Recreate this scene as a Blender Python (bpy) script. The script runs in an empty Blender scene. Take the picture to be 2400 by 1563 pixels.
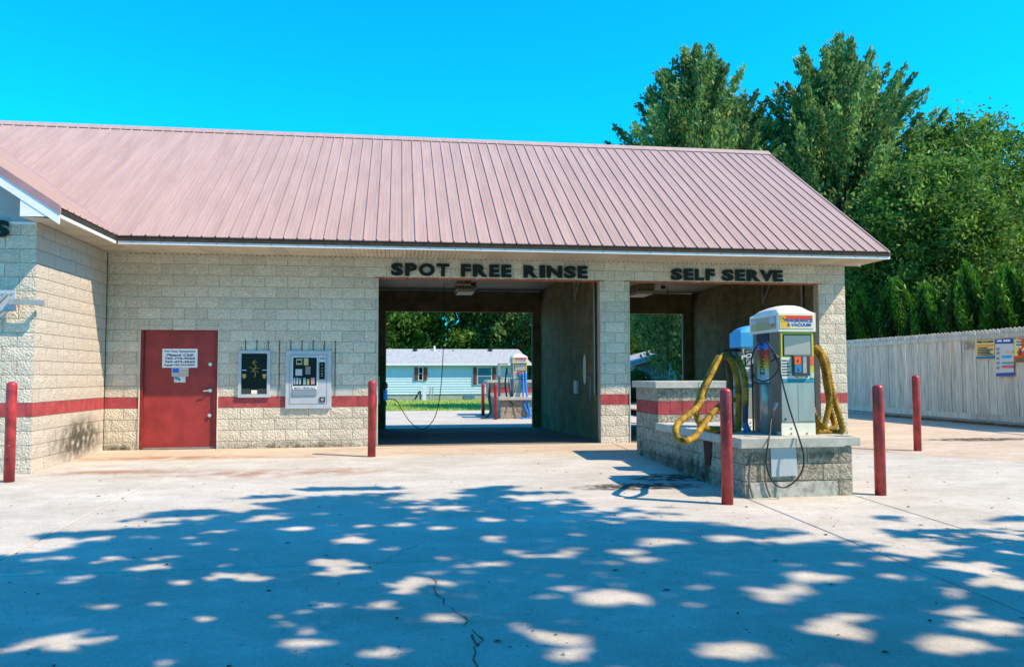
import bpy, math, random
import numpy as np
from mathutils import Vector, Matrix
rnd = random.Random(7); npr = np.random.default_rng(7)
SC = bpy.context.scene
COL = SC.collection

# ------------------------------------------------------------------ camera
CAM = (5.234, -15.229, 1.33); YAW, PITCH, ROLL, FPX = .1424, .05227, -.0024, 1861.0
def _axes():
    F = Vector((math.sin(YAW)*math.cos(PITCH), math.cos(YAW)*math.cos(PITCH), math.sin(PITCH)))
    R = Vector((math.cos(YAW), -math.sin(YAW), 0)); U = R.cross(F)
    return R*math.cos(ROLL)+U*math.sin(ROLL), -R*math.sin(ROLL)+U*math.cos(ROLL), F
AR, AU, AF = _axes()
cd = bpy.data.cameras.new('camera'); cam = bpy.data.objects.new('camera', cd); COL.objects.link(cam)
cd.sensor_width = 36; cd.lens = FPX/2400*36; cd.clip_end = 1500; cd.clip_start = .05
cam.matrix_world = Matrix(((AR.x, AU.x, -AF.x, CAM[0]), (AR.y, AU.y, -AF.y, CAM[1]), (AR.z, AU.z, -AF.z, CAM[2]), (0, 0, 0, 1)))
SC.camera = cam
# ------------------------------------------------------------------ world, sun, exposure
SUNV = Vector((.787, -.408, 1.0)).normalized()
EL = math.asin(SUNV.z); AZ = math.atan2(SUNV.x, SUNV.y)
w = bpy.data.worlds.new("World"); SC.world = w; w.use_nodes = True
nt = w.node_tree; nt.nodes.clear()
sky = nt.nodes.new('ShaderNodeTexSky'); sky.sky_type = 'NISHITA'; sky.sun_disc = False
sky.sun_elevation = EL; sky.sun_rotation = AZ; sky.air_density = 1.0; sky.dust_density = .3; sky.ozone_density = 2.0
mul = nt.nodes.new('ShaderNodeMix'); mul.data_type = 'RGBA'; mul.blend_type = 'MULTIPLY'; mul.inputs['Factor'].default_value = 1
mul.inputs[7].default_value = (.012, 1.14, 1.70, 1)
bg = nt.nodes.new('ShaderNodeBackground'); bg.inputs['Strength'].default_value = .15
wo = nt.nodes.new('ShaderNodeOutputWorld')
nt.links.new(sky.outputs[0], mul.inputs[6]); nt.links.new(mul.outputs[2], bg.inputs[0]); nt.links.new(bg.outputs[0], wo.inputs[0])
sd = bpy.data.lights.new('sun', 'SUN'); sd.energy = 5.0; sd.angle = math.radians(.53); sd.color = (1, .80, .57)
sun = bpy.data.objects.new('sun', sd); COL.objects.link(sun); sun.location = (30, -20, 40)
sun.rotation_euler = SUNV.to_track_quat('Z', 'Y').to_euler()
SC.view_settings.view_transform = 'Standard'; SC.view_settings.look = 'None'
SC.view_settings.exposure = .60; SC.view_settings.gamma = 1
SC.render.engine = 'CYCLES'
try:
    SC.cycles.max_bounces = 8; SC.cycles.diffuse_bounces = 5; SC.cycles.transparent_max_bounces = 8
except Exception: pass

# ------------------------------------------------------------------ pixel (2400 px photo) -> world point on a plane of known place
def ray(x, y): return AF + AR*((x-1200)/FPX) - AU*((y-781.5)/FPX)
def atY(x, y, Y): d = ray(x, y); return Vector(CAM)+d*((Y-CAM[1])/d.y)
def atX(x, y, X): d = ray(x, y); return Vector(CAM)+d*((X-CAM[0])/d.x)
def atZ(x, y, Z): d = ray(x, y); return Vector(CAM)+d*((Z-CAM[2])/d.z)
def gnd(x, y, s=.025):
    d = ray(x, y); c = Vector(CAM); q = c+d*((s*c.y-c.z)/(d.z-s*d.y))
    return q if q.y < 0 else atZ(x, y, 0)
def zg(y): return .025*y if y < 0 else -.025*min(y, 10.6)
def px_size(p):
    d = Vector(p)-Vector(CAM); z = d.dot(AF)
    if z <= .1: return 0, False
    x = 1200+FPX*d.dot(AR)/z; y = 781.5-FPX*d.dot(AU)/z
    return FPX/z, (-40 < x < 2440 and -40 < y < 1603)

# ------------------------------------------------------------------ materials
MATS = {}
def mat(name, col, rough=.8, metal=0, noise=0, nscale=5, bump=0, bscale=60, bdist=.01, col2=None, spec=.3, rand=0, stretch=None, detail=4, coat=0, bnoise='NOISE', contrast=(.35, .65), chips=None):
    if name in MATS: return MATS[name]
    m = bpy.data.materials.new(name); m.use_nodes = True; t = m.node_tree; N = t.nodes; L = t.links
    b = N['Principled BSDF']; b.inputs['Roughness'].default_value = rough; b.inputs['Metallic'].default_value = metal
    b.inputs['Specular IOR Level'].default_value = spec
    if coat: b.inputs['Coat Weight'].default_value = coat; b.inputs['Coat Roughness'].default_value = .15
    b.inputs['Base Color'].default_value = (*col, 1); src = None
    geo = N.new('ShaderNodeNewGeometry'); mp = N.new('ShaderNodeMapping'); L.new(geo.outputs['Position'], mp.inputs[0])
    if stretch: mp.inputs['Scale'].default_value = stretch
    if noise or col2:
        n = N.new('ShaderNodeTexNoise'); n.inputs['Scale'].default_value = nscale; n.inputs['Detail'].default_value = detail
        n.inputs['Roughness'].default_value = .65
        L.new(mp.outputs[0], n.inputs['Vector']); cr = N.new('ShaderNodeValToRGB')
        cr.color_ramp.elements[0].position = contrast[0]; cr.color_ramp.elements[1].position = contrast[1]
        a = col; c2 = col2 if col2 else tuple(min(1, c*(1+noise)) for c in col); c1 = col if col2 else tuple(c*(1-noise) for c in a)
        cr.color_ramp.elements[0].color = (*c1, 1); cr.color_ramp.elements[1].color = (*c2, 1)
        L.new(n.outputs['Fac'], cr.inputs[0]); src = cr.outputs[0]
    if chips:
        n3 = N.new('ShaderNodeTexNoise'); n3.inputs['Scale'].default_value = 22; n3.inputs['Detail'].default_value = 6; L.new(mp.outputs[0], n3.inputs['Vector'])
        r3 = N.new('ShaderNodeMapRange'); r3.inputs[1].default_value = .69; r3.inputs[2].default_value = .72; L.new(n3.outputs['Fac'], r3.inputs[0])
        m3 = N.new('ShaderNodeMix'); m3.data_type = 'RGBA'; m3.inputs[7].default_value = (*chips, 1); L.new(r3.outputs[0], m3.inputs[0])
        if src: L.new(src, m3.inputs[6])
        else: m3.inputs[6].default_value = (*col, 1)
        src = m3.outputs[2]
    if rand:
        oi = N.new('ShaderNodeObjectInfo'); mr = N.new('ShaderNodeMapRange'); mr.inputs[3].default_value = 1-rand; mr.inputs[4].default_value = 1+rand
        L.new(oi.outputs['Random'], mr.inputs[0])
        hs = N.new('ShaderNodeHueSaturation'); L.new(mr.outputs[0], hs.inputs['Value'])
        if src: L.new(src, hs.inputs['Color'])
        else: hs.inputs['Color'].default_value = (*col, 1)
        src = hs.outputs[0]
    if src: L.new(src, b.inputs['Base Color'])
    if bump:
        n2 = N.new('ShaderNodeTexNoise') if bnoise == 'NOISE' else N.new('ShaderNodeTexVoronoi')
        n2.inputs['Scale'].default_value = bscale
        if bnoise == 'NOISE': n2.inputs['Detail'].default_value = 3
        L.new(mp.outputs[0], n2.inputs['Vector'])
        bp = N.new('ShaderNodeBump'); bp.inputs['Strength'].default_value = bump; bp.inputs['Distance'].default_value = bdist
        L.new(n2.outputs[0], bp.inputs['Height']); L.new(bp.outputs[0], b.inputs['Normal'])
    MATS[name] = m; return m
def leafmat(name, c1, c2, trans=.3):
    m = bpy.data.materials.new(name); m.use_nodes = True; t = m.node_tree; N = t.nodes; L = t.links
    b = N['Principled BSDF']; b.inputs['Roughness'].default_value = .5; b.inputs['Specular IOR Level'].default_value = .25
    at = N.new('ShaderNodeAttribute'); at.attribute_name = 'tint'
    mx = N.new('ShaderNodeMix'); mx.data_type = 'RGBA'; mx.inputs[6].default_value = (*c1, 1); mx.inputs[7].default_value = (*c2, 1)
    L.new(at.outputs['Fac'], mx.inputs[0]); L.new(mx.outputs[2], b.inputs['Base Color'])
    tr = N.new('ShaderNodeBsdfTranslucent'); L.new(mx.outputs[2], tr.inputs[0])
    ms = N.new('ShaderNodeMixShader'); ms.inputs[0].default_value = trans
    L.new(b.outputs[0], ms.inputs[1]); L.new(tr.outputs[0], ms.inputs[2]); L.new(ms.outputs[0], N['Material Output'].inputs[0])
    return m
def concrete(name, c1, c2, stain):
    m = bpy.data.materials.new(name); m.use_nodes = True; t = m.node_tree; N = t.nodes; L = t.links
    b = N['Principled BSDF']; b.inputs['Roughness'].default_value = .9; b.inputs['Specular IOR Level'].default_value = .15
    geo = N.new('ShaderNodeNewGeometry')
    def noise(sc, det=5, stretch=None):
        n = N.new('ShaderNodeTexNoise'); n.inputs['Scale'].default_value = sc; n.inputs['Detail'].default_value = det; n.inputs['Roughness'].default_value = .7
        if stretch:
            mp = N.new('ShaderNodeMapping'); mp.inputs['Scale'].default_value = stretch; L.new(geo.outputs['Position'], mp.inputs[0]); L.new(mp.outputs[0], n.inputs['Vector'])
        else: L.new(geo.outputs['Position'], n.inputs['Vector'])
        return n
    def ramp(n, a, bb, ca, cb):
        r = N.new('ShaderNodeValToRGB'); r.color_ramp.elements[0].position = a; r.color_ramp.elements[1].position = bb
        r.color_ramp.elements[0].color = (*ca, 1); r.color_ramp.elements[1].color = (*cb, 1); L.new(n.outputs['Fac'], r.inputs[0]); return r
    def mulc(a, bb, f=1):
        x = N.new('ShaderNodeMix'); x.data_type = 'RGBA'; x.blend_type = 'MULTIPLY'; x.inputs[0].default_value = f
        L.new(a, x.inputs[6]); L.new(bb, x.inputs[7]); return x.outputs[2]
    base = ramp(noise(.55, 6), .35, .68, c1, c2)
    grit = ramp(noise(45, 3), .3, .7, (.80, .80, .80), (1.08, 1.08, 1.08))
    st = ramp(noise(1.3, 8, (.6, 1.8, 1)), .40, .62, stain, (1, 1, 1))
    spk = ramp(noise(14, 2), .27, .31, (.45, .42, .38), (1, 1, 1))
    mot = ramp(noise(4.5, 7), .3, .62, (.86, .85, .83), (1.02, 1.02, 1.02))
    c = mulc(mulc(mulc(mulc(base.outputs[0], grit.outputs[0]), st.outputs[0], .8), spk.outputs[0], .7), mot.outputs[0])
    L.new(c, b.inputs['Base Color'])
    n2 = noise(90, 2); bp = N.new('ShaderNodeBump'); bp.inputs['Strength'].default_value = .35; bp.inputs['Distance'].default_value = .004
    L.new(n2.outputs['Fac'], bp.inputs['Height']); L.new(bp.outputs[0], b.inputs['Normal'])
    return m

M_CONC = concrete('pale_concrete', (.50, .478, .43), (.61, .582, .53), (.85, .83, .80))
M_PINK = concrete('warm_concrete', (.52, .44, .36), (.60, .52, .43), (.86, .76, .66))
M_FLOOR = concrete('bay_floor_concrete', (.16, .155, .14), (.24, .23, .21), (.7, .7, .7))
M_JOINT = mat('joint_dirt', (.20, .13, .09), .95, noise=.3, nscale=20)
M_BLOCK = mat('split_face_block', (.50, .425, .32), .92, col2=(.75, .66, .53), nscale=24, detail=6, bump=1.0, bscale=32, bdist=.032, rand=.09, contrast=(.28, .66))
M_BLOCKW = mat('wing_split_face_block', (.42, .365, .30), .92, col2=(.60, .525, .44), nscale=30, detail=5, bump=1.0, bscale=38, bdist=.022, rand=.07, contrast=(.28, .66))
M_SMOOTH = mat('smooth_block', (.50, .48, .42), .85, noise=.06, nscale=8, bump=.3, bscale=90, bdist=.004, rand=.04)
M_REDB = mat('red_painted_block', (.37, .058, .062), .7, noise=.22, nscale=7, bump=.3, bscale=70, bdist=.004, rand=.08)
M_MORTAR = mat('mortar', (.42, .365, .28), .95, noise=.25, nscale=30, bump=.4, bscale=80)
M_MORTD = mat('dark_mortar', (.13, .12, .09), .95, noise=.4, nscale=12)
M_ISLB = mat('island_split_face_block', (.17, .145, .11), .92, col2=(.50, .44, .35), nscale=20, detail=6, bump=1.0, bscale=38, bdist=.03, rand=.12, contrast=(.3, .65))
M_COPE = mat('coping_stone', (.44, .43, .38), .85, noise=.14, nscale=9, bump=.4, bscale=60, bdist=.006, rand=.05)
M_ROOF = mat('dusty_rose_metal_roof', (.365, .248, .215), .55, col2=(.43, .298, .262), nscale=1.8, spec=.3, rand=.045, stretch=(4, .4, .4), bump=.08, bscale=6, bdist=.01)
M_TRIM = mat('brown_drip_edge', (.040, .032, .022), .8, noise=.3, nscale=9)
M_RAKE = mat('rose_rake_trim', (.36, .22, .22), .45, noise=.1, nscale=4)
M_WHITE = mat('white_aluminium', (.80, .80, .80), .5, noise=.05, nscale=3)
M_SOFFIT = mat('beige_soffit', (.60, .53, .40), .65, noise=.10, nscale=2.5, rand=.09)
M_SIDING = mat('grey_gable_siding', (.42, .45, .45), .6, noise=.06, nscale=3)
M_RED = mat('red_gloss_paint', (.36, .028, .032), .38, noise=.42, nscale=5, spec=.5, bump=.12, bscale=25, bdist=.004, chips=(.42, .20, .17))
M_DOOR = mat('red_door_paint', (.30, .030, .026), .5, noise=.20, nscale=3, spec=.4)
M_DOORF = mat('dark_red_frame_paint', (.22, .025, .022), .5, noise=.2, nscale=5)
M_CAULK = mat('cream_caulk', (.62, .58, .48), .8)
M_STEEL = mat('stainless_steel', (.40, .375, .34), .28, metal=.35, spec=.5, noise=.12, nscale=4, stretch=(1, 1, .25), bump=.05, bscale=20)
M_CHROME = mat('bright_chrome', (.62, .60, .57), .2, metal=.5)
M_GALV = mat('galvanised_steel', (.36, .36, .35), .5, metal=.2, noise=.15, nscale=10)
M_GREYP = mat('grey_painted_steel', (.43, .46, .49), .5, noise=.06, nscale=6)
M_BLACK = mat('black_rubber', (.015, .015, .016), .45, spec=.4)
M_BLACKL = mat('black_letter', (.006, .008, .008), .5, noise=.4, nscale=12)
M_GLASS = mat('dark_glass', (.010, .010, .009), .18, spec=.12)
M_WPLAST = mat('white_plastic', (.80, .74, .63), .45, noise=.06, nscale=5)
M_YHOSE = mat('yellow_hose', (.27, .155, .010), .8, noise=.65, nscale=9, spec=.4)
M_BLUE = mat('blue_plastic', (.02, .30, .72), .4)
M_WOOD = mat('weathered_white_board', (.40, .365, .29), .9, col2=(.66, .61, .51), nscale=5, stretch=(6, 6, .35), rand=.13, bump=.5, bscale=20, bdist=.006, contrast=(.36, .58))
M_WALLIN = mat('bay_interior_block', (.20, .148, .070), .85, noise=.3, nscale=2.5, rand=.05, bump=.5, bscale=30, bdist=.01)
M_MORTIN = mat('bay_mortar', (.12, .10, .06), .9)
M_CEIL = mat('bay_ceiling', (.36, .33, .24), .6, noise=.1, nscale=2)
M_RUST = mat('rusty_red_lintel', (.36, .12, .06), .8, noise=.35, nscale=8)
M_GRASS = mat('lawn_grass_soil', (.18, .30, .04), .95, col2=(.34, .42, .09), nscale=3, bump=.8, bscale=40, bdist=.03)
M_EARTH = mat('dry_ground', (.12, .13, .06), .95, noise=.3, nscale=.6)
M_BARK = mat('tree_bark', (.11, .085, .06), .95, noise=.3, nscale=8, bump=.8, bscale=14, stretch=(2, 2, .4))
M_LEAF1 = leafmat('maple_leaf', (.045, .12, .035), (.30, .46, .13), .45)
M_LEAF2 = leafmat('dark_leaf', (.03, .085, .018), (.20, .31, .05), .4)
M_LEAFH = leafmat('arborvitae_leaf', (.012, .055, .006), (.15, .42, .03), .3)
M_LEAF3 = leafmat('bright_leaf', (.03, .11, .018), (.25, .42, .07), .45)
M_VINYL = mat('pale_blue_vinyl', (.50, .66, .74), .6, noise=.04, nscale=3, rand=.04)
M_SHING = mat('grey_shingles', (.24, .25, .26), .95, col2=(.42, .44, .45), nscale=10, bump=.5, bscale=30)
M_SHUT = mat('brown_red_shutter', (.20, .055, .035), .6, rand=.2)
M_TEAL = mat('teal_vinyl', (.30, .45, .47), .6, noise=.05, nscale=3)
M_LITTER = mat('dead_leaf', (.30, .17, .06), .9, rand=.3, noise=.4, nscale=40)
M_DIRTSPOT = mat('dark_crumb', (.05, .04, .035), .9)
def flat(name, c, rough=.55): return mat(name, c, rough)

# ------------------------------------------------------------------ object helpers
WL = {}
def tag(o, label=None, cat=None, group=None, kind=None):
    if label: o['label'] = label
    if cat: o['category'] = cat
    if group: o['group'] = group
    if kind: o['kind'] = kind
    return o
def empty(name, loc, label=None, cat=None, group=None):
    o = bpy.data.objects.new(name, None); o.empty_display_size = .2; COL.objects.link(o); o.location = loc; WL[o] = Vector(loc)
    return tag(o, label, cat, group)
def link(name, me, m, parent=None, loc=(0, 0, 0), rot=0, scale=None):
    o = bpy.data.objects.new(name, me); COL.objects.link(o)
    if m and not me.materials: me.materials.append(m)
    if parent is not None: o.parent = parent; o.location = Vector(loc)-WL[parent]
    else: o.location = loc
    if rot: o.rotation_euler = (0, 0, rot)
    if scale: o.scale = scale
    WL[o] = Vector(loc); return o
class MB:
    def __init__(s): s.v = []; s.f = []
    def add(s, vs, fs):
        n = len(s.v); s.v += [tuple(q) for q in vs]; s.f += [tuple(i+n for i in f) for f in fs]; return s
    def box(s, a, b):
        x0, y0, z0 = a; x1, y1, z1 = b
        vs = [(x, y, z) for x in (x0, x1) for y in (y0, y1) for z in (z0, z1)]
        return s.add(vs, [(0, 1, 3, 2), (4, 6, 7, 5), (0, 4, 5, 1), (2, 3, 7, 6), (0, 2, 6, 4), (1, 5, 7, 3)])
    def bar(s, p, q, w, h=None, up=(0, 0, 1)):
        p, q = Vector(p), Vector(q); d = (q-p).normalized(); h = h or w; u = Vector(up)
        if abs(d.dot(u)) > .95: u = Vector((0, 1, 0))
        r = d.cross(u).normalized(); u = r.cross(d)
        vs = [e+r*a*w/2+u*b*h/2 for e in (p, q) for a, b in ((-1, -1), (1, -1), (1, 1), (-1, 1))]
        return s.add(vs, [(3, 2, 1, 0), (4, 5, 6, 7), (0, 1, 5, 4), (1, 2, 6, 5), (2, 3, 7, 6), (3, 0, 4, 7)])
    def tube(s, pts, r, n=8, caps=True):
        pts = [Vector(p) for p in pts]; rings = []; rr = r if isinstance(r, (list, tuple)) else [r]*len(pts)
        u = None
        for i, p in enumerate(pts):
            d = (pts[min(i+1, len(pts)-1)]-pts[max(i-1, 0)]).normalized()
            if u is None:
                u = Vector((0, 0, 1)) if abs(d.z) < .9 else Vector((0, 1, 0))
            u = (u-d*u.dot(d)).normalized(); v = d.cross(u)
            rings.append([p+(u*math.cos(a)+v*math.sin(a))*rr[i] for a in [2*math.pi*k/n for k in range(n)]])
        b = len(s.v)
        for R_ in rings: s.v += [tuple(q) for q in R_]
        for i in range(len(pts)-1):
            for k in range(n):
                a = b+i*n+k; c = b+i*n+(k+1) % n; s.f.append((a, c, c+n, a+n))
        if caps: s.f.append(tuple(b+k for k in range(n))[::-1]); s.f.append(tuple(b+(len(pts)-1)*n+k for k in range(n)))
        return s
    def prism(s, poly, off):
        """poly: list of 3d points (planar, any), extruded by vector off"""
        n = len(poly); off = Vector(off); vs = [Vector(p) for p in poly]; vs += [p+off for p in vs]
        return s.add(vs, [tuple(range(n))[::-1], tuple(range(n, 2*n))]+[(i, (i+1) % n, (i+1) % n+n, i+n) for i in range(n)])
    def lathe(s, c, prof, n=16):
        cx, cy, cz = c; b = len(s.v)
        for r, z in prof: s.v += [(cx+r*math.cos(2*math.pi*k/n), cy+r*math.sin(2*math.pi*k/n), cz+z) for k in range(n)]
        for i in range(len(prof)-1):
            for k in range(n): s.f.append((b+i*n+k, b+i*n+(k+1) % n, b+(i+1)*n+(k+1) % n, b+(i+1)*n+k))
        s.f.append(tuple(b+k for k in range(n))[::-1]); s.f.append(tuple(b+(len(prof)-1)*n+k for k in range(n)))
        return s
    def build(s, name, m, parent=None, smooth=False, kind=None, label=None, bevel=0, origin=None):
        P = np.array(s.v, dtype=float)
        if origin is None:
            lo, hi = P.min(0), P.max(0); c = (lo+hi)/2
            if parent is None: c[2] = lo[2]
        else: c = np.array(origin)
        me = bpy.data.meshes.new(name); me.from_pydata([tuple(q) for q in (P-c)], [], s.f); me.update()
        if smooth: me.polygons.foreach_set('use_smooth', [True]*len(me.polygons))
        o = link(name, me, m, parent, Vector(c))
        if bevel:
            bm = o.modifiers.new('bevel', 'BEVEL'); bm.width = bevel; bm.segments = 2; bm.limit_method = 'ANGLE'
        if kind: o['kind'] = kind
        if label: o['label'] = label
        return o
def fixn(o):
    import bmesh
    bm = bmesh.new(); bm.from_mesh(o.data); bmesh.ops.recalc_face_normals(bm, faces=bm.faces); bm.to_mesh(o.data); bm.free(); return o
def bezier(pts, n=10):
    """Catmull-Rom through pts"""
    P = [Vector(p) for p in pts]; P = [P[0]*2-P[1]]+P+[P[-1]*2-P[-2]]; out = []
    for i in range(1, len(P)-2):
        for k in range(n):
            t = k/n; a, b, c, d = P[i-1], P[i], P[i+1], P[i+2]
            out.append(.5*((2*b)+(c-a)*t+(2*a-5*b+4*c-d)*t*t+(3*b-a-3*c+d)*t**3))
    out.append(P[-2]); return out
TXT = {}
def text_mesh(s, bold=0., ext=.0, shear=0):
    k = (s, bold, ext, shear)
    if k in TXT: return TXT[k]
    cu = bpy.data.curves.new('t', 'FONT'); cu.body = s; cu.size = 1; cu.offset = bold; cu.extrude = ext; cu.shear = shear; cu.resolution_u = 3
    o = bpy.data.objects.new('t', cu); COL.objects.link(o); dg = bpy.context.evaluated_depsgraph_get()
    me = bpy.data.meshes.new_from_object(o.evaluated_get(dg)); bpy.data.objects.remove(o)
    n = len(me.vertices); a = np.zeros(n*3); me.vertices.foreach_get('co', a); a = a.reshape(-1, 3)
    TXT[k] = (me, a.min(0), a.max(0), a); return TXT[k]
def text_on(s, name, m, parent, org, ux, uz, W, H, bold=0., ext=0., shear=0, depth=.002, label=None):
    """text fitted into a W x H box whose lower-left corner is org; ux right, uz up, depth = how far it stands out / thick"""
    me0, lo, hi, a = text_mesh(s, bold, .5 if ext else 0, shear)
    ux, uz = Vector(ux).normalized(), Vector(uz).normalized(); nrm = ux.cross(uz)
    sx, sz = W/(hi[0]-lo[0]), H/(hi[1]-lo[1]); org = Vector(org)
    me = me0.copy(); co = []
    for v in a:
        d = ((v[2]+.5)*ext if ext else 0)+depth
        co.append(ux*((v[0]-lo[0])*sx)+uz*((v[1]-lo[1])*sz)+nrm*d)
    c = ux*(W/2)+uz*(H/2)
    me.vertices.foreach_set('co', np.array([tuple(q-c) for q in co]).ravel()); me.update(); me.materials.clear(); me.name = name
    o = link(name, me, m, parent, org+c)
    if label: o['label'] = label
    return o

# ------------------------------------------------------------------ foliage
def leaf_mesh(name, C, size, m, parent, up=.0, aspect=.5, tint=None, kind=None, dirs=None):
    n = len(C); C = np.asarray(C); A = npr.normal(size=(n, 3))
    if dirs is not None: A = A*.38+np.asarray(dirs)
    A[:, 2] += up; A /= np.linalg.norm(A, axis=1)[:, None]
    B = np.cross(A, npr.normal(size=(n, 3))); B /= np.linalg.norm(B, axis=1)[:, None]
    s = (size*(.65+.7*npr.random(n)))[:, None] if np.isscalar(size) else (size*(.65+.7*npr.random(n)))[:, None]
    N = np.cross(A, B)
    V = np.stack([C-A*s*.5, C+B*s*aspect*.5+N*s*.06, C+A*s*.5, C-B*s*aspect*.5+N*s*.06], 1).reshape(-1, 3)
    c = (V.min(0)+V.max(0))/2; c[2] = V[:, 2].min() if parent is None else c[2]
    me = bpy.data.meshes.new(name); me.vertices.add(4*n); me.vertices.foreach_set('co', (V-c).ravel())
    me.loops.add(4*n); me.loops.foreach_set('vertex_index', np.arange(4*n, dtype=np.int32))
    me.polygons.add(n); me.polygons.foreach_set('loop_start', np.arange(0, 4*n, 4, dtype=np.int32))
    at = me.attributes.new('tint', 'FLOAT', 'FACE'); t = npr.random(n)**1.5 if tint is None else np.clip(tint+.3*(npr.random(n)-.5), 0, 1)
    at.data.foreach_set('value', t.astype(np.float32)); me.update(calc_edges=True)
    o = link(name, me, m, parent, Vector(c))
    if kind: o['kind'] = kind
    return o
def tree(name, x, y, z0, h, rad, label, cat='tree', group=None, nl=40000, leaf=.16, lm=None, style='plume', trunk_r=.22, cb=.25, nb=150, lean=(0, 0), flat_top=.0, spread=1., open_=0.):
    T = empty(name, (x, y, z0), label, cat, group)
    b = MB(); base = Vector((x, y, z0)); fork = base+Vector((lean[0]*.2, lean[1]*.2, h*cb*.9))
    b.tube([base, base+(fork-base)*.5, fork], [trunk_r*1.25, trunk_r, trunk_r*.85], 8)
    lims = []
    K = 7
    for k in range(K):
        a = 2*math.pi*k/K+rnd.uniform(-.3, .3); rr = rad*rnd.uniform(.2, .42) if k else 0
        e = base+Vector((lean[0]+math.cos(a)*rr, lean[1]+math.sin(a)*rr, h*rnd.uniform(.6, .80)))
        m_ = fork.lerp(e, .5)+Vector((math.cos(a)*rr*.25, math.sin(a)*rr*.25, -h*.04))
        L = bezier([fork, m_, e], 5); b.tube(L, [trunk_r*.5*(1-.85*i/(len(L)-1)) for i in range(len(L))], 6); lims.append(L)
    pts = []; dr = []; tints = []; per = nl//nb
    for k in range(nb):
        # branch end on the crown envelope
        u = rnd.random()**.8; th = rnd.uniform(0, 2*math.pi); zz = cb+(1-cb)*u
        if style == 'plume':
            zz = cb+(1-cb)*rnd.random()**.9; q = min(1, max(.02, (1-zz)/.27))**.62; rr = rad*q*math.sqrt(rnd.uniform(.03, 1.0))*spread; zz *= rnd.choice((.88, .91, .94, .96, .98, 1.0))
            e = base+Vector((lean[0]*zz+math.cos(th)*rr, lean[1]*zz+math.sin(th)*rr, h*zz))
            ln = rnd.uniform(.17, .32)*h*(.6+.4*q); dd = Vector((math.cos(th)*(.25+.55*q)*rr/rad, math.sin(th)*(.25+.55*q)*rr/rad, 1)).normalized()
            s = e-dd*ln; R0 = .019*h*rnd.uniform(.5, 1.3)
            if k % 5 < 2:
                q0 = rnd.uniform(.25, 1.0); zz = cb+(1-cb)*q0; q = min(1, max(.02, (1-zz)/.27))**.62; rr = rad*q*rnd.uniform(.85, 1.04)
                e = base+Vector((lean[0]*zz+math.cos(th)*rr, lean[1]*zz+math.sin(th)*rr, h*zz+rnd.uniform(0, .05)*h))
                dd = Vector((math.cos(th)*(.15+.7*q), math.sin(th)*(.15+.7*q), 1)).normalized(); ln = .20*h; s = e-dd*ln; R0 = .011*h
        else:
            q = math.sqrt(max(.02, 1-((zz-.58)/.44)**2)); rr = rad*q*math.sqrt(rnd.random()*.8+.2)*spread
            e = base+Vector((lean[0]*zz+math.cos(th)*rr, lean[1]*zz+math.sin(th)*rr, h*zz))
            ln = rnd.uniform(.07, .14)*h; dd = Vector((math.cos(th)*.7, math.sin(th)*.7, .55)).normalized(); s = e-dd*ln; R0 = .055*h*rnd.uniform(.6, 1.3)
        if k % 3 == 0:
            L = rnd.choice(lims); a_ = L[rnd.randint(3, len(L)-1)]; b.tube(bezier([a_, a_.lerp(s, .6)+Vector((0, 0, -.1)), s.lerp(e, .7)], 3), [.05, .045, .04, .035, .03, .02, .012][:7], 4, caps=False) if (a_-s).length < rad*1.1 else None
        n = int(per*rnd.uniform(.6, 1.4)); t = npr.random(n)**.85
        P = np.array(s)[None]+t[:, None]*np.array(e-s)[None]
        W = (R0*(1-.82*t**1.5)+.04)[:, None]
        P = P+npr.normal(size=(n, 3))*W*np.array([1, 1, .8])[None]
        pts.append(P); dr.append(np.repeat(np.array(dd)[None], n, 0)*(1.1 if style == 'plume' else .5)+npr.normal(size=(n, 3))*.25)
        tb = rnd.random(); tints.append(np.full(n, .14+.72*tb**1.6+.14*rnd.random()))
    P = np.concatenate(pts); D = np.concatenate(dr); Tn = np.concatenate(tints)
    leaf_mesh('crown', P, leaf, lm or M_LEAF1, T, aspect=.5, tint=Tn, dirs=D)
    b.build('trunk', M_BARK, T, smooth=True)
    return T

# ================================================================== GROUND
gnd_o = MB()
xs = [-400, 450]; ys = [(-300, -7.5), (-40, -1.06), (0, -.06), (10.6, -.325), (30, -.325), (600, -.325)]
vs = [(x, y, z) for (y, z) in ys for x in xs]
gnd_o.add(vs, [(2*i, 2*i+1, 2*i+3, 2*i+2) for i in range(len(ys)-1)])
o = gnd_o.build('ground', M_EARTH, None, kind='structure', origin=(0, 0, -.06))
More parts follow.
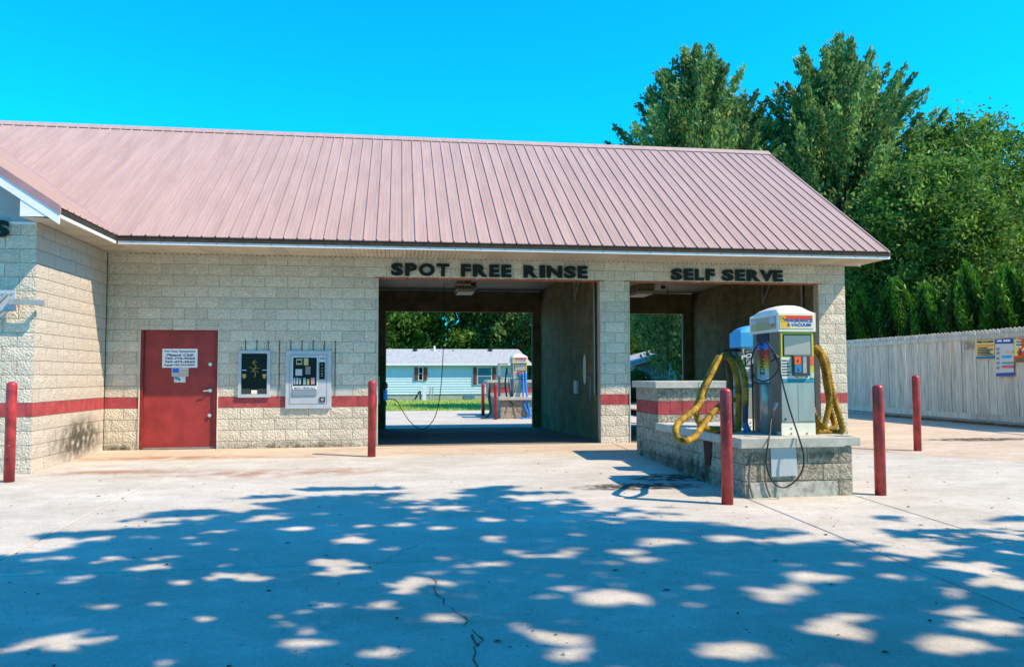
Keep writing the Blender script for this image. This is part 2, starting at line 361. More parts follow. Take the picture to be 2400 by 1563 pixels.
# pavement slabs ------------------------------------------------------
pav = MB().add([(x, y, zg(y)-.022 if y <= 0 else zg(y)-.022) for y in (-30, 0, 10.6, 21.2) for x in (-25, 20.55)], [(2*i, 2*i+1, 2*i+3, 2*i+2) for i in range(3)])
PAV = pav.build('pavement', M_JOINT, None, kind='structure', origin=(0, 0, -.05))
JG = .009
def slab(poly, m=M_CONC, zf=None):
    """poly: CCW list of (x,y); shrunk by the joint gap, with rounded-down edge"""
    n = len(poly); cx = sum(p[0] for p in poly)/n; cy = sum(p[1] for p in poly)/n
    def sh(g):
        out = []
        for i in range(n):
            a, b_, c = Vector(poly[i-1]), Vector(poly[i]), Vector(poly[(i+1) % n])
            d1 = (b_-a).normalized(); d2 = (c-b_).normalized(); n1 = Vector((-d1.y, d1.x)); n2 = Vector((-d2.y, d2.x))
            k = (n1+n2); k = k/max(.3, k.dot(n1)); out.append(b_+k*g)
        return out
    z = zf or zg; o1 = sh(JG); o2 = sh(JG+.008)
    vs = [(p.x, p.y, z(p.y)-.05) for p in o1]+[(p.x, p.y, z(p.y)-.006) for p in o1]+[(p.x, p.y, z(p.y)) for p in o2]
    fs = [(i, (i+1) % n, (i+1) % n+n, i+n) for i in range(n)]+[(i+n, (i+1) % n+n, (i+1) % n+2*n, i+2*n) for i in range(n)]+[tuple(range(2*n, 3*n))]
    MB().add(vs, fs).build('slab', m, PAV)
JX = [-25, -17, -11, -5.2, 1.95, 9.38, 10.78, 15.1, 20.55]
JY = [-30, -20, -14, -8.5, -1.55]
for i in range(len(JX)-1):
    x0, x1 = JX[i], JX[i+1]
    for j in range(len(JY)-1):
        y0, y1 = JY[j], JY[j+1]
        if i in (6, 7) and y1 == -1.55: continue
        slab([(x0, y0), (x1, y0), (x1, y1), (x0, y1)])
    if i not in (6, 7):
        if i == 4:
            slab([(x0, -1.55), (x1, -1.55), (x1, -.004), (x0, -.004)], M_PINK)
        elif i < 4: slab([(x0, -1.55), (x1, -1.55), (x1, -.004), (x0, -.004)], M_PINK)
        else: slab([(x0, -1.55), (x1, -1.55), (x1, -.004), (x0, -.004)], M_PINK)
slab([(10.78, -8.5), (15.1, -8.5), (15.1, -3.6), (13.3, -1.6), (10.78, -1.6)])
slab([(10.78, -1.6), (13.3, -1.6), (14.42, -.004), (10.78, -.004)], M_PINK)
slab([(15.1, -3.6), (20.55, -6.4), (20.55, 0), (14.42, 0), (13.3, -1.6)], M_PINK)
slab([(15.1, -8.5), (20.55, -8.5), (20.55, -6.4), (15.1, -3.6)])
z0f = lambda y: 0.0
for a, b_ in ((0, 4.2), (4.2, 8.6), (8.6, 14.5), (14.5, 21)): slab([(14.42, a), (20.55, a), (20.55, b_), (14.42, b_)], M_PINK, zf=z0f)
for a, b_, x0, x1 in ((10.6, 16, -12, -3), (10.6, 16, -3, 4), (10.6, 16, 4, 10), (10.6, 16, 10, 14.4), (16, 20.8, -12, -3), (16, 20.8, -3, 4), (16, 20.8, 4, 10), (16, 20.8, 10, 14.4)):
    slab([(x0, a), (x1, a), (x1, b_), (x0, b_)])
for x0, x1 in ((-12, -3), (-3, 4), (4, 9.47), (9.47, 14.4)): slab([(x0, 8.0), (x1, 8.0), (x1, 10.6), (x0, 10.6)])
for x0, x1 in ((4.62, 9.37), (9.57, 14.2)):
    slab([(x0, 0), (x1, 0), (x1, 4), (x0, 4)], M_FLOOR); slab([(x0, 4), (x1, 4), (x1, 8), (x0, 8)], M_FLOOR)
# cracks: open, dirt-filled, standing as thin dark seams in the slab
def crack(pts, wd=.012, j=.05):
    b = MB(); P = []
    for i in range(len(pts)-1):
        a, c = Vector(pts[i]), Vector(pts[i+1]); n = max(2, int((c-a).length/.09))
        for k in range(n): q = a.lerp(c, k/n); P.append(Vector((q.x+rnd.uniform(-j, j), q.y+rnd.uniform(-j, j)*.5)))
    for a, c in zip(P[:-1], P[1:]):
        d = (c-a).normalized(); nn = Vector((-d.y, d.x))*wd*rnd.uniform(.25, .8)
        q = [a-nn, c-nn, c+nn, a+nn]; b.add([(p.x, p.y, zg(p.y)+.003) for p in q], [(0, 1, 2, 3)])
    return b.build('crack', M_JOINT, PAV)
def g2(x, y): q = gnd(x, y); return (q.x, q.y)
crack([g2(1012, 1350), g2(1055, 1425), g2(1108, 1475)], .010, .04)
crack([g2(1108, 1475), g2(1130, 1500), g2(1120, 1515), g2(1105, 1500), g2(1108, 1475)], .012, .015)
crack([g2(1115, 1515), g2(1108, 1563), g2(1102, 1640)], .010, .03)
crack([g2(887, 1322), g2(940, 1292), g2(1010, 1262)], .006, .03)
crack([g2(580, 1071), g2(680, 1072), g2(800, 1070)], .006, .02)
crack([g2(720, 1115), g2(790, 1090)], .006, .02)
crack([g2(2090, 1056), g2(2150, 1058), g2(2210, 1062)], .006, .03)
# rust streak and wet stain: thin dried film on the slab
def stain(pts, m, z=.004, name='stain'):
    return uvfilm([(p[0], p[1], zg(p[1])+z) for p in pts], [((p[0]-min(q[0] for q in pts))/(max(q[0] for q in pts)-min(q[0] for q in pts)), (p[1]-min(q[1] for q in pts))/(max(q[1] for q in pts)-min(q[1] for q in pts))) for p in pts], m, name, PAV)
def uvfilm(P, UV, m, name, parent):
    o = MB().add(P, [tuple(range(len(P)))]).build(name, m, parent); me = o.data; l = me.uv_layers.new(name='UVMap')
    for lp in me.loops: l.data[lp.index].uv = UV[lp.vertex_index]
    return o
def quadfilm(P, m, parent, name='grime'): return uvfilm(P, [(0, 0), (1, 0), (1, 1), (0, 1)], m, name, parent)
def blob(cx, cy, rx, ry, n=26, ang=0): return [(cx+math.cos(ang)*rx*math.cos(a)*k-math.sin(ang)*ry*math.sin(a)*k, cy+math.sin(ang)*rx*math.cos(a)*k+math.cos(ang)*ry*math.sin(a)*k) for a, k in [(2*math.pi*i/n, rnd.uniform(.8, 1.15)) for i in range(n)]]
def film(name, col, dens, scale=5):
    m = bpy.data.materials.new(name); m.use_nodes = True; N = m.node_tree.nodes; L = m.node_tree.links; b = N['Principled BSDF']
    b.inputs['Base Color'].default_value = (*col, 1); b.inputs['Roughness'].default_value = .9
    tc = N.new('ShaderNodeTexCoord'); gr = N.new('ShaderNodeTexGradient'); gr.gradient_type = 'SPHERICAL'
    mp = N.new('ShaderNodeMapping'); mp.vector_type = 'POINT'; mp.inputs['Location'].default_value = (-1, -1, 0); mp.inputs['Scale'].default_value = (2, 2, 1)
    L.new(tc.outputs['UV'], mp.inputs[0]); sep = N.new('ShaderNodeSeparateXYZ'); cmb = N.new('ShaderNodeCombineXYZ')
    L.new(mp.outputs[0], sep.inputs[0]); L.new(sep.outputs[0], cmb.inputs[0]); L.new(sep.outputs[1], cmb.inputs[1]); L.new(cmb.outputs[0], gr.inputs[0])
    n = N.new('ShaderNodeTexNoise'); n.inputs['Scale'].default_value = scale; n.inputs['Detail'].default_value = 6
    geo = N.new('ShaderNodeNewGeometry'); L.new(geo.outputs['Position'], n.inputs['Vector'])
    r = N.new('ShaderNodeMapRange'); r.inputs[1].default_value = .35; r.inputs[2].default_value = .6; L.new(n.outputs['Fac'], r.inputs[0])
    mu = N.new('ShaderNodeMath'); mu.operation = 'MULTIPLY'; L.new(gr.outputs['Fac'], mu.inputs[0]); L.new(r.outputs[0], mu.inputs[1])
    m2 = N.new('ShaderNodeMath'); m2.operation = 'MULTIPLY'; m2.inputs[1].default_value = dens; m2.use_clamp = True; L.new(mu.outputs[0], m2.inputs[0]); L.new(m2.outputs[0], b.inputs['Alpha'])
    return m
M_RUSTF = film('rust_film', (.45, .17, .07), .55, 3); M_WETF = film('oily_film', (.05, .045, .04), 1.8, 7); M_MOSSF = film('grime_film', (.09, .085, .06), .95, 9)
q = g2(300, 1106); stain(blob(q[0], q[1], 1.6, .28), M_RUSTF)
q = g2(400, 1073); stain(blob(q[0], q[1], 1.9, .35), M_RUSTF)
q = g2(1500, 1140); stain(blob(q[0], q[1], 1.0, .30), M_WETF)
q = g2(1560, 1120); stain(blob(q[0]+.3, q[1], .9, .45), M_WETF, .006)
q = g2(2270, 1025); stain(blob(q[0], q[1]-.4, 1.5, .35), M_WETF)
q = g2(650, 1110); stain(blob(q[0], q[1], 2.5, .6), M_RUSTF)
# crumbs and dry leaves on the pavement: nobody could count them
b = MB()
for k in range(900):
    x = rnd.uniform(-2, 18); y = -rnd.random()**.7*11; s = rnd.uniform(.006, .022)*rnd.choice((.6, .8, 1, 1.6)); a = rnd.uniform(0, 6.3)
    z = zg(y)+.004; c, sn = math.cos(a)*s, math.sin(a)*s
    b.add([(x-c, y-sn, z), (x+sn*.5, y-c*.5, z+.004), (x+c, y+sn, z+.002), (x-sn*.5, y+c*.5, z+.006)], [(0, 1, 2, 3)])
b.build('leaf_crumbs', M_DIRTSPOT, None, kind='stuff')
# lawn behind
lawn = MB().add([(-40, 20.8, -.275), (60, 20.8, -.275), (60, 120, -.20), (-40, 120, -.20)], [(0, 1, 2, 3)]).build('lawn', M_GRASS, None, kind='structure')
n = 14000; gx = npr.uniform(-6, 24, n); gy = 20.85+npr.random(n)**1.3*17; tin = np.clip(.75-.35*np.sin(gy*1.7)*np.exp(-((gy-27)/4)**2)+.2*npr.random(n), 0, 1)
leaf_mesh('grass', np.stack([gx, gy, np.full(n, -.235)], 1), .14, leafmat('grass_blade', (.14, .24, .03), (.40, .52, .12), .4), None, up=3, aspect=.25, tint=tin, kind='stuff')

# ================================================================== BLOCK MESHES
def block_variant(seed, rough, nx=4, nz=2, L=.3964, H=.1932):
    r = random.Random(seed); b = MB(); g = []
    for j in range(nz+1):
        for i in range(nx+1):
            edge = i in (0, nx) or j in (0, nz)
            d = -r.uniform(.0, .3)*rough if edge else -r.uniform(.25, 1)*rough
            jx = 0 if i in (0, nx) else r.uniform(-.3, .3)*L/nx; jz = 0 if j in (0, nz) else r.uniform(-.3, .3)*H/nz
            g.append((i*L/nx+jx-L/2, d, j*H/nz+jz-H/2))
    fs = []; W = nx+1
    for j in range(nz):
        for i in range(nx):
            a = j*W+i
            if r.random() < .5: fs += [(a, a+1, a+W+1), (a, a+W+1, a+W)]
            else: fs += [(a, a+1, a+W), (a+1, a+W+1, a+W)]
    ring = [j for j in range(W)]+[j*W+nx for j in range(1, nz+1)]+[nz*W+i for i in range(nx-1, -1, -1)]+[j*W for j in range(nz-1, 0, -1)]
    n0 = len(g); back = [(g[k][0], .02, g[k][2]) for k in ring]; m = len(ring)
    for k in range(m): fs.append((ring[k], n0+k, n0+(k+1) % m, ring[(k+1) % m]))
    return (g+back, fs)
def mk(v, m, nm='block'):
    me = bpy.data.meshes.new(nm); me.from_pydata(v[0], [], v[1]); me.materials.append(m); me.update(); return me
FULL = [block_variant(i, .013) for i in range(10)]; HALF = [block_variant(50+i, .014, 2, 2, .1932) for i in range(6)]
RED = [block_variant(90+i, .003, 1, 1, .1932) for i in range(3)]
MESH = {}
def meshes(key, vs, m):
    if key not in MESH: MESH[key] = [mk(v, m) for v in vs]
    return MESH[key]
C8 = .2032; ZS = .742; ZT = ZS+C8; HT = ZT+12.95*C8; LINT = ZT+11*C8
cells = []   # (size, priority data ...)
def wall_cells(part, origin, ang, U0, U1, z_levels, openings, m_block, stripe=(ZS, ZT), off=0, redm=None, smooth_rects=(), prio=True):
    """running bond from U0 to U1 along direction ang, in plane through origin"""
    ux = Vector((math.cos(ang), math.sin(ang), 0)); o = Vector(origin)
    for ci in range(len(z_levels)-1):
        z0, z1 = z_levels[ci], z_levels[ci+1]; zc = (z0+z1)/2; red = stripe and abs(z0-stripe[0]) < .03
        step = C8 if red else 2*C8; sh = 0 if red else ((ci % 2)*C8+off)
        u = U0-2*C8*2+((sh) % (2*C8)); edges = []
        cuts = [U0, U1]
        for (a, b_, c, d) in openings:
            if c < zc < d: cuts += [a, b_]
        cuts = sorted(set(cuts)); js = []
        k = math.floor((U0-sh)/step)-1
        while sh+k*step < U1+step: js.append(sh+k*step); k += 1
        pts = sorted(set([round(c, 4) for c in cuts]+[round(j, 4) for j in js if U0 < j < U1 and all(abs(j-c) > .045 for c in cuts)]))
        for a, b_ in zip(pts[:-1], pts[1:]):
            um = (a+b_)/2
            if any(p < um < q_ and r_ < zc < s_ for (p, q_, r_, s_) in openings): continue
            sm = any(p < um < q_ and r_ < zc < s_ for (p, q_, r_, s_) in smooth_rects)
            cells.append(dict(part=part, pos=o+ux*um+Vector((0, 0, zc)), w=b_-a, h=z1-z0, ang=ang, red=red, sm=sm, m=m_block, cope=False))
def flush_cells(limit=300):
    """the largest blocks in view become objects, the rest of each wall is joined into one part"""
    for c in cells:
        s, vis = px_size(c['pos']); nrm = Vector((math.sin(c['ang']), -math.cos(c['ang']), 0)); f = abs(nrm.dot((Vector(CAM)-c['pos']).normalized()))
        c['s'] = (s*c['w']*f if vis and nrm.dot(Vector(CAM)-c['pos']) > 0 else 0)
    order = sorted(cells, key=lambda c: -c['s']); rest = {}
    for i, c in enumerate(order):
        key, vs, mt = ('r', RED, M_REDB) if c['red'] else ('s', RED, M_SMOOTH) if c['sm'] else (('f'+c['m'].name, FULL, c['m']) if c['w'] > .3 else ('h'+c['m'].name, HALF, c['m']))
        L0 = .1932 if (c['red'] or c['sm'] or c['w'] <= .3) else .3964
        if c['sm'] and c['w'] > .3: L0 = .1932
        sx = (c['w']-.009)/L0; sz = (c['h']-.009)/.1932; k = rnd.randrange(len(vs))
        if i < limit and c['s'] > 8:
            link('block', meshes(key, vs, mt)[k], None, c['part'], c['pos'], c['ang'], (sx, 1, sz))
        else:
            mb = rest.setdefault((c['part'], mt.name), (MB(), mt))[0]; ca, sa = math.cos(c['ang']), math.sin(c['ang'])
            mb.add([(c['pos'].x+x*sx*ca-y*sa, c['pos'].y+x*sx*sa+y*ca, c['pos'].z+z*sz) for x, y, z in vs[k][0]], vs[k][1])
    for (part, mn), (mb, mt) in rest.items(): mb.build('block', mt, part, kind='stuff', label='blockwork of this wall beyond the blocks built singly')
    cells.clear()

# ================================================================== CAR WASH BUILDING
BLD = empty('car_wash_building', (7.2, 0, 0), 'tan split-face block car wash with rose metal roof, red stripe and two open wash bays', 'building')
X0, X1, X2, X3, X4 = 4.856, 9.17, 9.773, 13.79, 14.383; DB = 8.0
zl = [-.06, ZS-3*C8]+[ZS-2*C8, ZS-C8, ZS, ZT]+[ZT+C8*k for k in range(1, 13)]+[HT]
DOOR = (.60, 1.955, -1, 2.222)
BOXA = (2.325, 2.885, .93, 1.79); BOXB = (3.17, 4.0, .717, 1.79)
# front wall core (mortar) with openings
fw = MB()
def core(mb, x0, x1, z0, z1, y0=.008, y1=.2): mb.box((x0, y0, z0), (x1, y1, z1))
core(fw, 0, DOOR[0], -.1, HT); core(fw, DOOR[0], DOOR[1], DOOR[3], HT)
core(fw, DOOR[1], X0, -.1, HT); core(fw, X0, X1, LINT+.03, HT); core(fw, X1, X2, -.1, HT); core(fw, X2, X3, LINT+.03, HT); core(fw, X3, X4-.009, -.1, HT)
FW = fw.build('front_wall', M_MORTAR, BLD)
smooth = [(2.14, 4.2, ZT, ZT+C8)]
wall_cells(FW, (0, 0, 0), 0, 0, X4, zl, [(X0, X1, -1, LINT), (X2, X3, -1, LINT), DOOR, (BOXA[0], BOXA[1], .93, 1.75), (BOXB[0], BOXB[1], .80, 1.75)], M_BLOCK, off=.13, smooth_rects=smooth)
# end wall on the right (X4), seen edge-on: joined
ew = MB().box((X4-.2, .2, -.3), (X4-.009, DB, HT)).build('end_wall', M_MORTAR, BLD)
wall_cells(ew, (X4, 0, 0), math.pi/2, 0, DB, zl, [], M_BLOCK)
# wing
WX, WY = 0., -2.84
wg = MB(); wg.box((-.2, WY+.009, -.15), (-.009, 0.0, HT)); WG = wg.build('wing_side_wall', M_MORTAR, BLD)
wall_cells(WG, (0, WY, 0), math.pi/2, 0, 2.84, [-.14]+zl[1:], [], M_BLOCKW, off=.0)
wf = MB(); wf.box((-1.42, WY+.009, -.15), (-.2, WY+.2, HT)); wf.box((-5.6, WY+.009, LINT+.03), (-1.42, WY+.2, HT)); wf.box((-7, WY+.009, -.15), (-5.6, WY+.2, HT))
WF = wf.build('wing_front_wall', M_MORTAR, BLD)
wall_cells(WF, (-7.0, WY, 0), 0, 0, 7.0, [-.14]+zl[1:], [(1.4, 5.58, -1, LINT)], M_BLOCK, off=.07)
# tall scored joints above the machines
b = MB()
for k in range(9):
    x = 2.44+k*.2032; z1_ = 1.985; b.box((x-.006, -.0185, ZT+.0), (x+.006, -.012, z1_)) if k in (3, 8) else b.box((x-.006, -.0185, 1.80), (x+.006, -.012, z1_))
b.build('scored_joint', M_TRIM, FW)
quadfilm([(.021, -2.5, -.08), (.021, .1, -.08), (.021, .1, .62), (.021, -2.5, .62)], M_MOSSF, WG)
quadfilm([(.0215, -1.9, .0), (.0215, -.1, .0), (.0215, -.1, .75), (.0215, -1.9, .75)], M_MOSSF, WG)
for a_, c_ in ((0., .6), (1.95, 4.86)): quadfilm([(a_-.3, -.020, -.12), (c_+.3, -.020, -.12), (c_+.3, -.020, .16), (a_-.3, -.020, .16)], M_MOSSF, FW)
flush_cells(300)
# interior walls, back wall, ceiling
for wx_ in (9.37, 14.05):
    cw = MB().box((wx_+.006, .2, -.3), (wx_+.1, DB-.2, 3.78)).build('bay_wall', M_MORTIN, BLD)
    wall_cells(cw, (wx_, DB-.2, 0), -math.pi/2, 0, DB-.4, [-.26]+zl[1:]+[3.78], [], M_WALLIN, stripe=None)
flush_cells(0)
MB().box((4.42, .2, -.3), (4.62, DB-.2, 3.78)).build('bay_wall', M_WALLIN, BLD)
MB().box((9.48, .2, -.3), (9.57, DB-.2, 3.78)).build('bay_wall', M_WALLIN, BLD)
bw = MB()
for a, c in ((-4, X0), (X1, X2), (X3, X4-.01)): bw.box((a, DB-.2, -.4), (c, DB, HT+.2))
for a, c in ((X0, X1), (X2, X3)): bw.box((a, DB-.2, 3.17), (c, DB, HT+.2))
bw.build('back_wall', M_WALLIN, BLD)
MB().box((4.42, .2, 3.79), (14.18, DB-.2, 3.84)).build('bay_ceiling', M_CEIL, BLD)
for a, c in ((X0, X1), (X2, X3)):
    MB().box((a-.10, -.004, LINT-.004), (c+.10, .19, LINT+.018)).build('steel_lintel', M_RUST, BLD)
    MB().tube([(a+.02, DB-.21, -.2), (a+.02, DB-.21, 3.15)], .02, 6).tube([(c-.03, DB-.22, -.2), (c-.03, DB-.22, 3.16)], .028, 6).build('jamb_guard', M_GALV, BLD)
# ---- roof
PZ = .667; EY = -1.05; EZ = 3.715; RY = 4.0; RZ = EZ+PZ*(RY-EY); RX = 14.72; P9 = .2286
def mz(y): return EZ+PZ*(y-EY)
def panel(xa, xb, ya, yb, yc=None, yd=None, nm='roof_panel'):
    """pan between two ribs, with the rib on its right side; lower edge may be cut by the valley"""
    b = MB(); rw, rh = .012, .022; N = Vector((0, -PZ, 1)).normalized()
    def P(x, y, h): return (x+0*N.x, y+N.y*h, mz(y)+N.z*h)
    def yl(x): return ya+(yb-ya)*(x-xa)/(xb-xa)
    prof = [(xa+rw, 0), (xa+(xb-xa)*.36, 0), (xa+(xb-xa)*.39, .004), (xa+(xb-xa)*.42, 0), (xa+(xb-xa)*.66, 0), (xa+(xb-xa)*.69, .004), (xa+(xb-xa)*.72, 0), (xb-rw, 0), (xb-.008, rh), (xb+.008, rh), (xb+rw, 0)]
    vs = [P(x, yl(x), h) for x, h in prof]+[P(x, RY, h) for x, h in prof]; n = len(prof)
    b.add(vs, [(i, i+1, i+1+n, i+n) for i in range(n-1)])
    return b.build(nm, M_ROOF, ROOF)
rb = MB()
# structural deck under the panels (dark underside), main and wing, back slope
VY = lambda x: EY+(.5-x)        # valley line
LX = -4.95
rb.add([(RX-.01, EY+.02, EZ-.02), (RX-.01, RY, RZ-.02), (RX-.01, RY, RZ-.10), (RX-.01, EY+.02, EZ-.10)], [(0, 1, 2, 3)])
rb.add([(.5, EY, EZ-.012), (RX, EY, EZ-.012), (RX, RY, RZ-.012), (-12, RY, RZ-.012), (-4.55, RY, RZ-.012)], [(0, 1, 2, 3, 4)])
rb.add([(RX, RY, RZ), (RX, 9.05, EZ), (-12, 9.05, EZ), (-12, RY, RZ)], [(0, 1, 2, 3)])
ROOF = rb.build('roof', M_ROOF, BLD)
x = RX-.04-P9
while x > LX+.3:
    xb = x+P9
    ya, yb = (EY, EY) if x > .5 else (VY(x), max(EY, VY(xb)))
    if ya < RY-.05: panel(x, xb, ya, min(yb, RY-.02))
    x -= P9
# wing roof: right slope panels with ribs running up the slope (towards -X)
WRX = -3.5; WRZ = EZ+PZ*(.5-WRX); WFY = -3.32
def wz(x): return EZ+PZ*(.5-x)
y = WFY
while y < 2.9:
    y2 = y+P9
    # strip from eave x=.5 (or valley) to ridge
    def xl(yy): return .5 if yy < EY else .5-(yy-EY)
    a0, a1 = xl(y), xl(y2)
    if a1 <= WRX+.05: break
    b = MB(); N = Vector((PZ, 0, 1)).normalized(); prof = [(y+.019, 0), (y+.115, 0), (y2-.019, 0), (y2-.008, .021), (y2+.008, .021), (y2+.019, 0)]
    vs = []
    for xe in (0, 1):
        for yy, h in prof:
            xx = xl(yy) if xe == 0 else WRX
            vs.append((xx+N.x*h, yy, wz(xx)+N.z*h))
    n = len(prof); b.add(vs, [(i, i+n, i+1+n, i+1) for i in range(n-1)]); b.build('roof_panel', M_ROOF, ROOF); y = y2
b = MB(); b.add([(.5, WFY, EZ-.012), (.5, EY, EZ-.012), (WRX, RY-.95+.9, WRZ-.012), (WRX, WFY, WRZ-.012)], [(0, 1, 2, 3)])
b.add([(WRX, WFY, WRZ), (WRX, 2.95, WRZ), (-7.5, EY, EZ), (-7.5, WFY, EZ)], [(0, 1, 2, 3)]); b.build('wing_roof', M_ROOF, BLD)
# ridge cap with closure notches, valley flashing, drip edge, fascia, rakes
b = MB(); b.add([(-12, RY-.17, RZ-.17*PZ+.03), (RX+.02, RY-.17, RZ-.17*PZ+.03), (RX+.02, RY, RZ+.045), (-12, RY, RZ+.045), (-12, RY+.17, RZ-.17*PZ+.03), (RX+.02, RY+.17, RZ-.17*PZ+.03)], [(0, 1, 2, 3), (3, 2, 5, 4)])
b.add([(-12, RY-.17, RZ-.17*PZ+.03), (RX+.02, RY-.17, RZ-.17*PZ+.03), (RX+.02, RY-.17, RZ-.17*PZ+.018), (-12, RY-.17, RZ-.17*PZ+.018)], [(0, 1, 2, 3)])
b.build('ridge_cap', M_ROOF, BLD)
b = MB(); x = RX-.04-P9/2
while x > LX: b.box((x-.085, RY-.166, RZ-.17*PZ-.006), (x+.085, RY-.14, RZ-.17*PZ+.022)); x -= P9
b.build('ridge_closure', M_BLACK, BLD)
p0 = Vector((.5, EY, EZ+.006)); p1 = Vector((-3.35, EY+3.85, EZ+PZ*3.85+.006)); sd_ = Vector((.05, .05, .0))
MB().add([p0+Vector((.03, .05, .028)), p0+Vector((-.05, -.03, .028)), p1+Vector((-.05, -.03, .028)), p1+Vector((.03, .05, .028))], [(0, 1, 2, 3)]).build('valley_flashing', M_RAKE, BLD)
MB().box((.5, EY+.01, EZ-.092), (RX, EY+.06, EZ-.008)).build('drip_edge', M_TRIM, BLD)
MB().box((.51, EY+.025, HT-.005), (RX+.012, EY+.055, EZ-.09)).build('fascia', M_WHITE, BLD)
MB().box((.44, WFY, EZ-.092), (.492, EY+.01, EZ-.008)).build('drip_edge', M_TRIM, BLD)
MB().box((.452, WFY+.01, HT-.005), (.485, EY+.012, EZ-.09)).build('fascia', M_WHITE, BLD)
b = MB(); x = .75
while x < RX: b.lathe((x, 0, 0), [(.006, 0), (.006, .004)], 6); x += .46
bb = MB(); x = .75
while x < RX-.1: bb.box((x-.006, EY+.019, EZ-.118), (x+.006, EY+.0245, EZ-.106)); x += .4572
bb.build('fascia_nail', M_BLACK, BLD)
# front rake of the wing
def rake(x0, x1, dz0, dz1, y0, y1, m, nm):
    MB().prism([(x0, y0, wz(x0)+dz0), (x1, y0, wz(x1)+dz0), (x1, y0, wz(x1)+dz1), (x0, y0, wz(x0)+dz1)], (0, y1-y0, 0)).build(nm, m, BLD)
rake(.5, WRX, .022, -.10, WFY-.015, WFY+.02, M_RAKE, 'rake_trim')
rake(.49, WRX, -.10, -.255, WFY-.003, WFY+.012, M_WHITE, 'rake_board')
MB().prism([(-.035, WFY+.004, HT-.004), (.455, WFY+.004, HT-.004), (.455, WFY+.004, wz(.455)-.20), (-.035, WFY+.004, wz(-.035)-.20)], (0, .03, 0)).build('eave_return', M_WHITE, BLD)
# right rake of the main roof
MB().prism([(RX+.004, EY+.03, EZ-.09), (RX+.004, RY, RZ-.09), (RX+.004, RY, RZ+.01), (RX+.004, EY+.03, EZ+.01)], (.02, 0, 0)).build('rake_trim', M_RAKE, BLD)
MB().prism([(RX+.003, EY+.03, HT+.02), (RX+.003, RY, RZ-.24), (RX+.003, RY, RZ-.09), (RX+.003, EY+.03, EZ-.09)], (.012, 0, 0)).build('rake_board', M_WHITE, BLD)
# gable end above the right wall, gable of the wing
MB().prism([(X4-.1, 0, HT), (X4-.1, DB, HT), (X4-.1, RY, RZ-.25)], (.09, 0, 0)).build('gable_wall', M_SIDING, BLD)
GS = MB(); z = HT
GSo = MB().prism([(-.05, WY+.03, HT-.02), (WRX, WY+.03, wz(WRX)-.2), (-7, WY+.03, HT-.02)], (0, .05, 0)).build('gable_wall', M_SIDING, BLD)
z = HT-.01; k = 0
while z < 6.0:
    xr = .5-(z+.2-EZ)/PZ; xr = min(xr, 0); xl_ = -7-xr
    if xr < WRX: break
    b = MB(); b.add([(xl_, WY+.004, z), (xr, WY+.004, z), (xr, WY+.022, z+.2), (xl_, WY+.022, z+.2), (xr, WY+.03, z), (xl_, WY+.03, z)], [(0, 1, 2, 3), (5, 4, 1, 0)]); b.build('siding_board', M_SIDING, GSo); z += .2
MB().box((-7, WY-.012, HT-.03), (-.03, WY+.01, HT)).build('siding_starter_trim', M_WHITE, BLD)
# soffits: panels with v-grooves
x = X4+.34
SOF = MB().box((.02, EY+.06, HT+.03), (RX-.01, -.0, HT+.05)).build('soffit', M_SOFFIT, BLD)
x = .5; k = 0
while x < RX-.02:
    x2 = min(x+.3048, RX-.005); b = MB(); n = 4
    for q in range(n):
        a = x+(x2-x)*q/n; c = x+(x2-x)*(q+1)/n
        b.add([(a+.003, EY+.055, HT), (a+.003, -.014, HT), (c-.009, -.014, HT), (c-.009, EY+.055, HT), (c, EY+.055, HT+.010), (c, -.014, HT+.010)], [(0, 1, 2, 3), (3, 2, 5, 4)])
    b.build('soffit_panel', M_SOFFIT, SOF); x = x2
y = WFY+.03
while y < -.02:
    y2 = min(y+.3048, -.016); b = MB()
    for q in range(4):
        a = y+(y2-y)*q/4; c = y+(y2-y)*(q+1)/4
        xr = .455 if c < EY+.06 else .5
        b.add([(.014 if a > WY-.02 else -.03, a+.003, HT+.001), (xr, a+.003, HT+.001), (xr, c-.009, HT+.001), (.014 if a > WY-.02 else -.03, c-.009, HT+.001), (.014, c, HT+.011), (xr, c, HT+.011)], [(3, 2, 1, 0), (4, 5, 2, 3)])
    b.build('soffit_panel', M_SOFFIT, SOF); y = y2
# soffit edge trim with nail heads along the wall
MB().box((.012, -.034, HT-.012), (X4+.34, -.014, HT-.002)).build('soffit_trim', M_SOFFIT, BLD)
b = MB(); x = .4
while x < X4: b.box((x-.008, -.037, HT-.024), (x+.008, -.0345, HT-.006)); x += .1016
b.build('trim_nail', M_BLACK, BLD)
MB().prism([(X4+.01, -.02, HT-.005), (RX, -.02, HT-.005), (RX, -.02, HT+.09), (X4+.01, -.02, HT+.5)], (0, .03, 0)).build('eave_return', M_WHITE, BLD)
# dark strip down the inner wall corner, and jamb edges
MB().box((.001, -.022, -.05), (.014, -.016, HT)).build('corner_strip', M_TRIM, BLD)
for xx in (X0-.004, X2-.004): MB().box((xx-.012, -.017, -.02), (xx+.003, -.004, LINT-.01)).build('jamb_edge', M_CAULK, BLD)
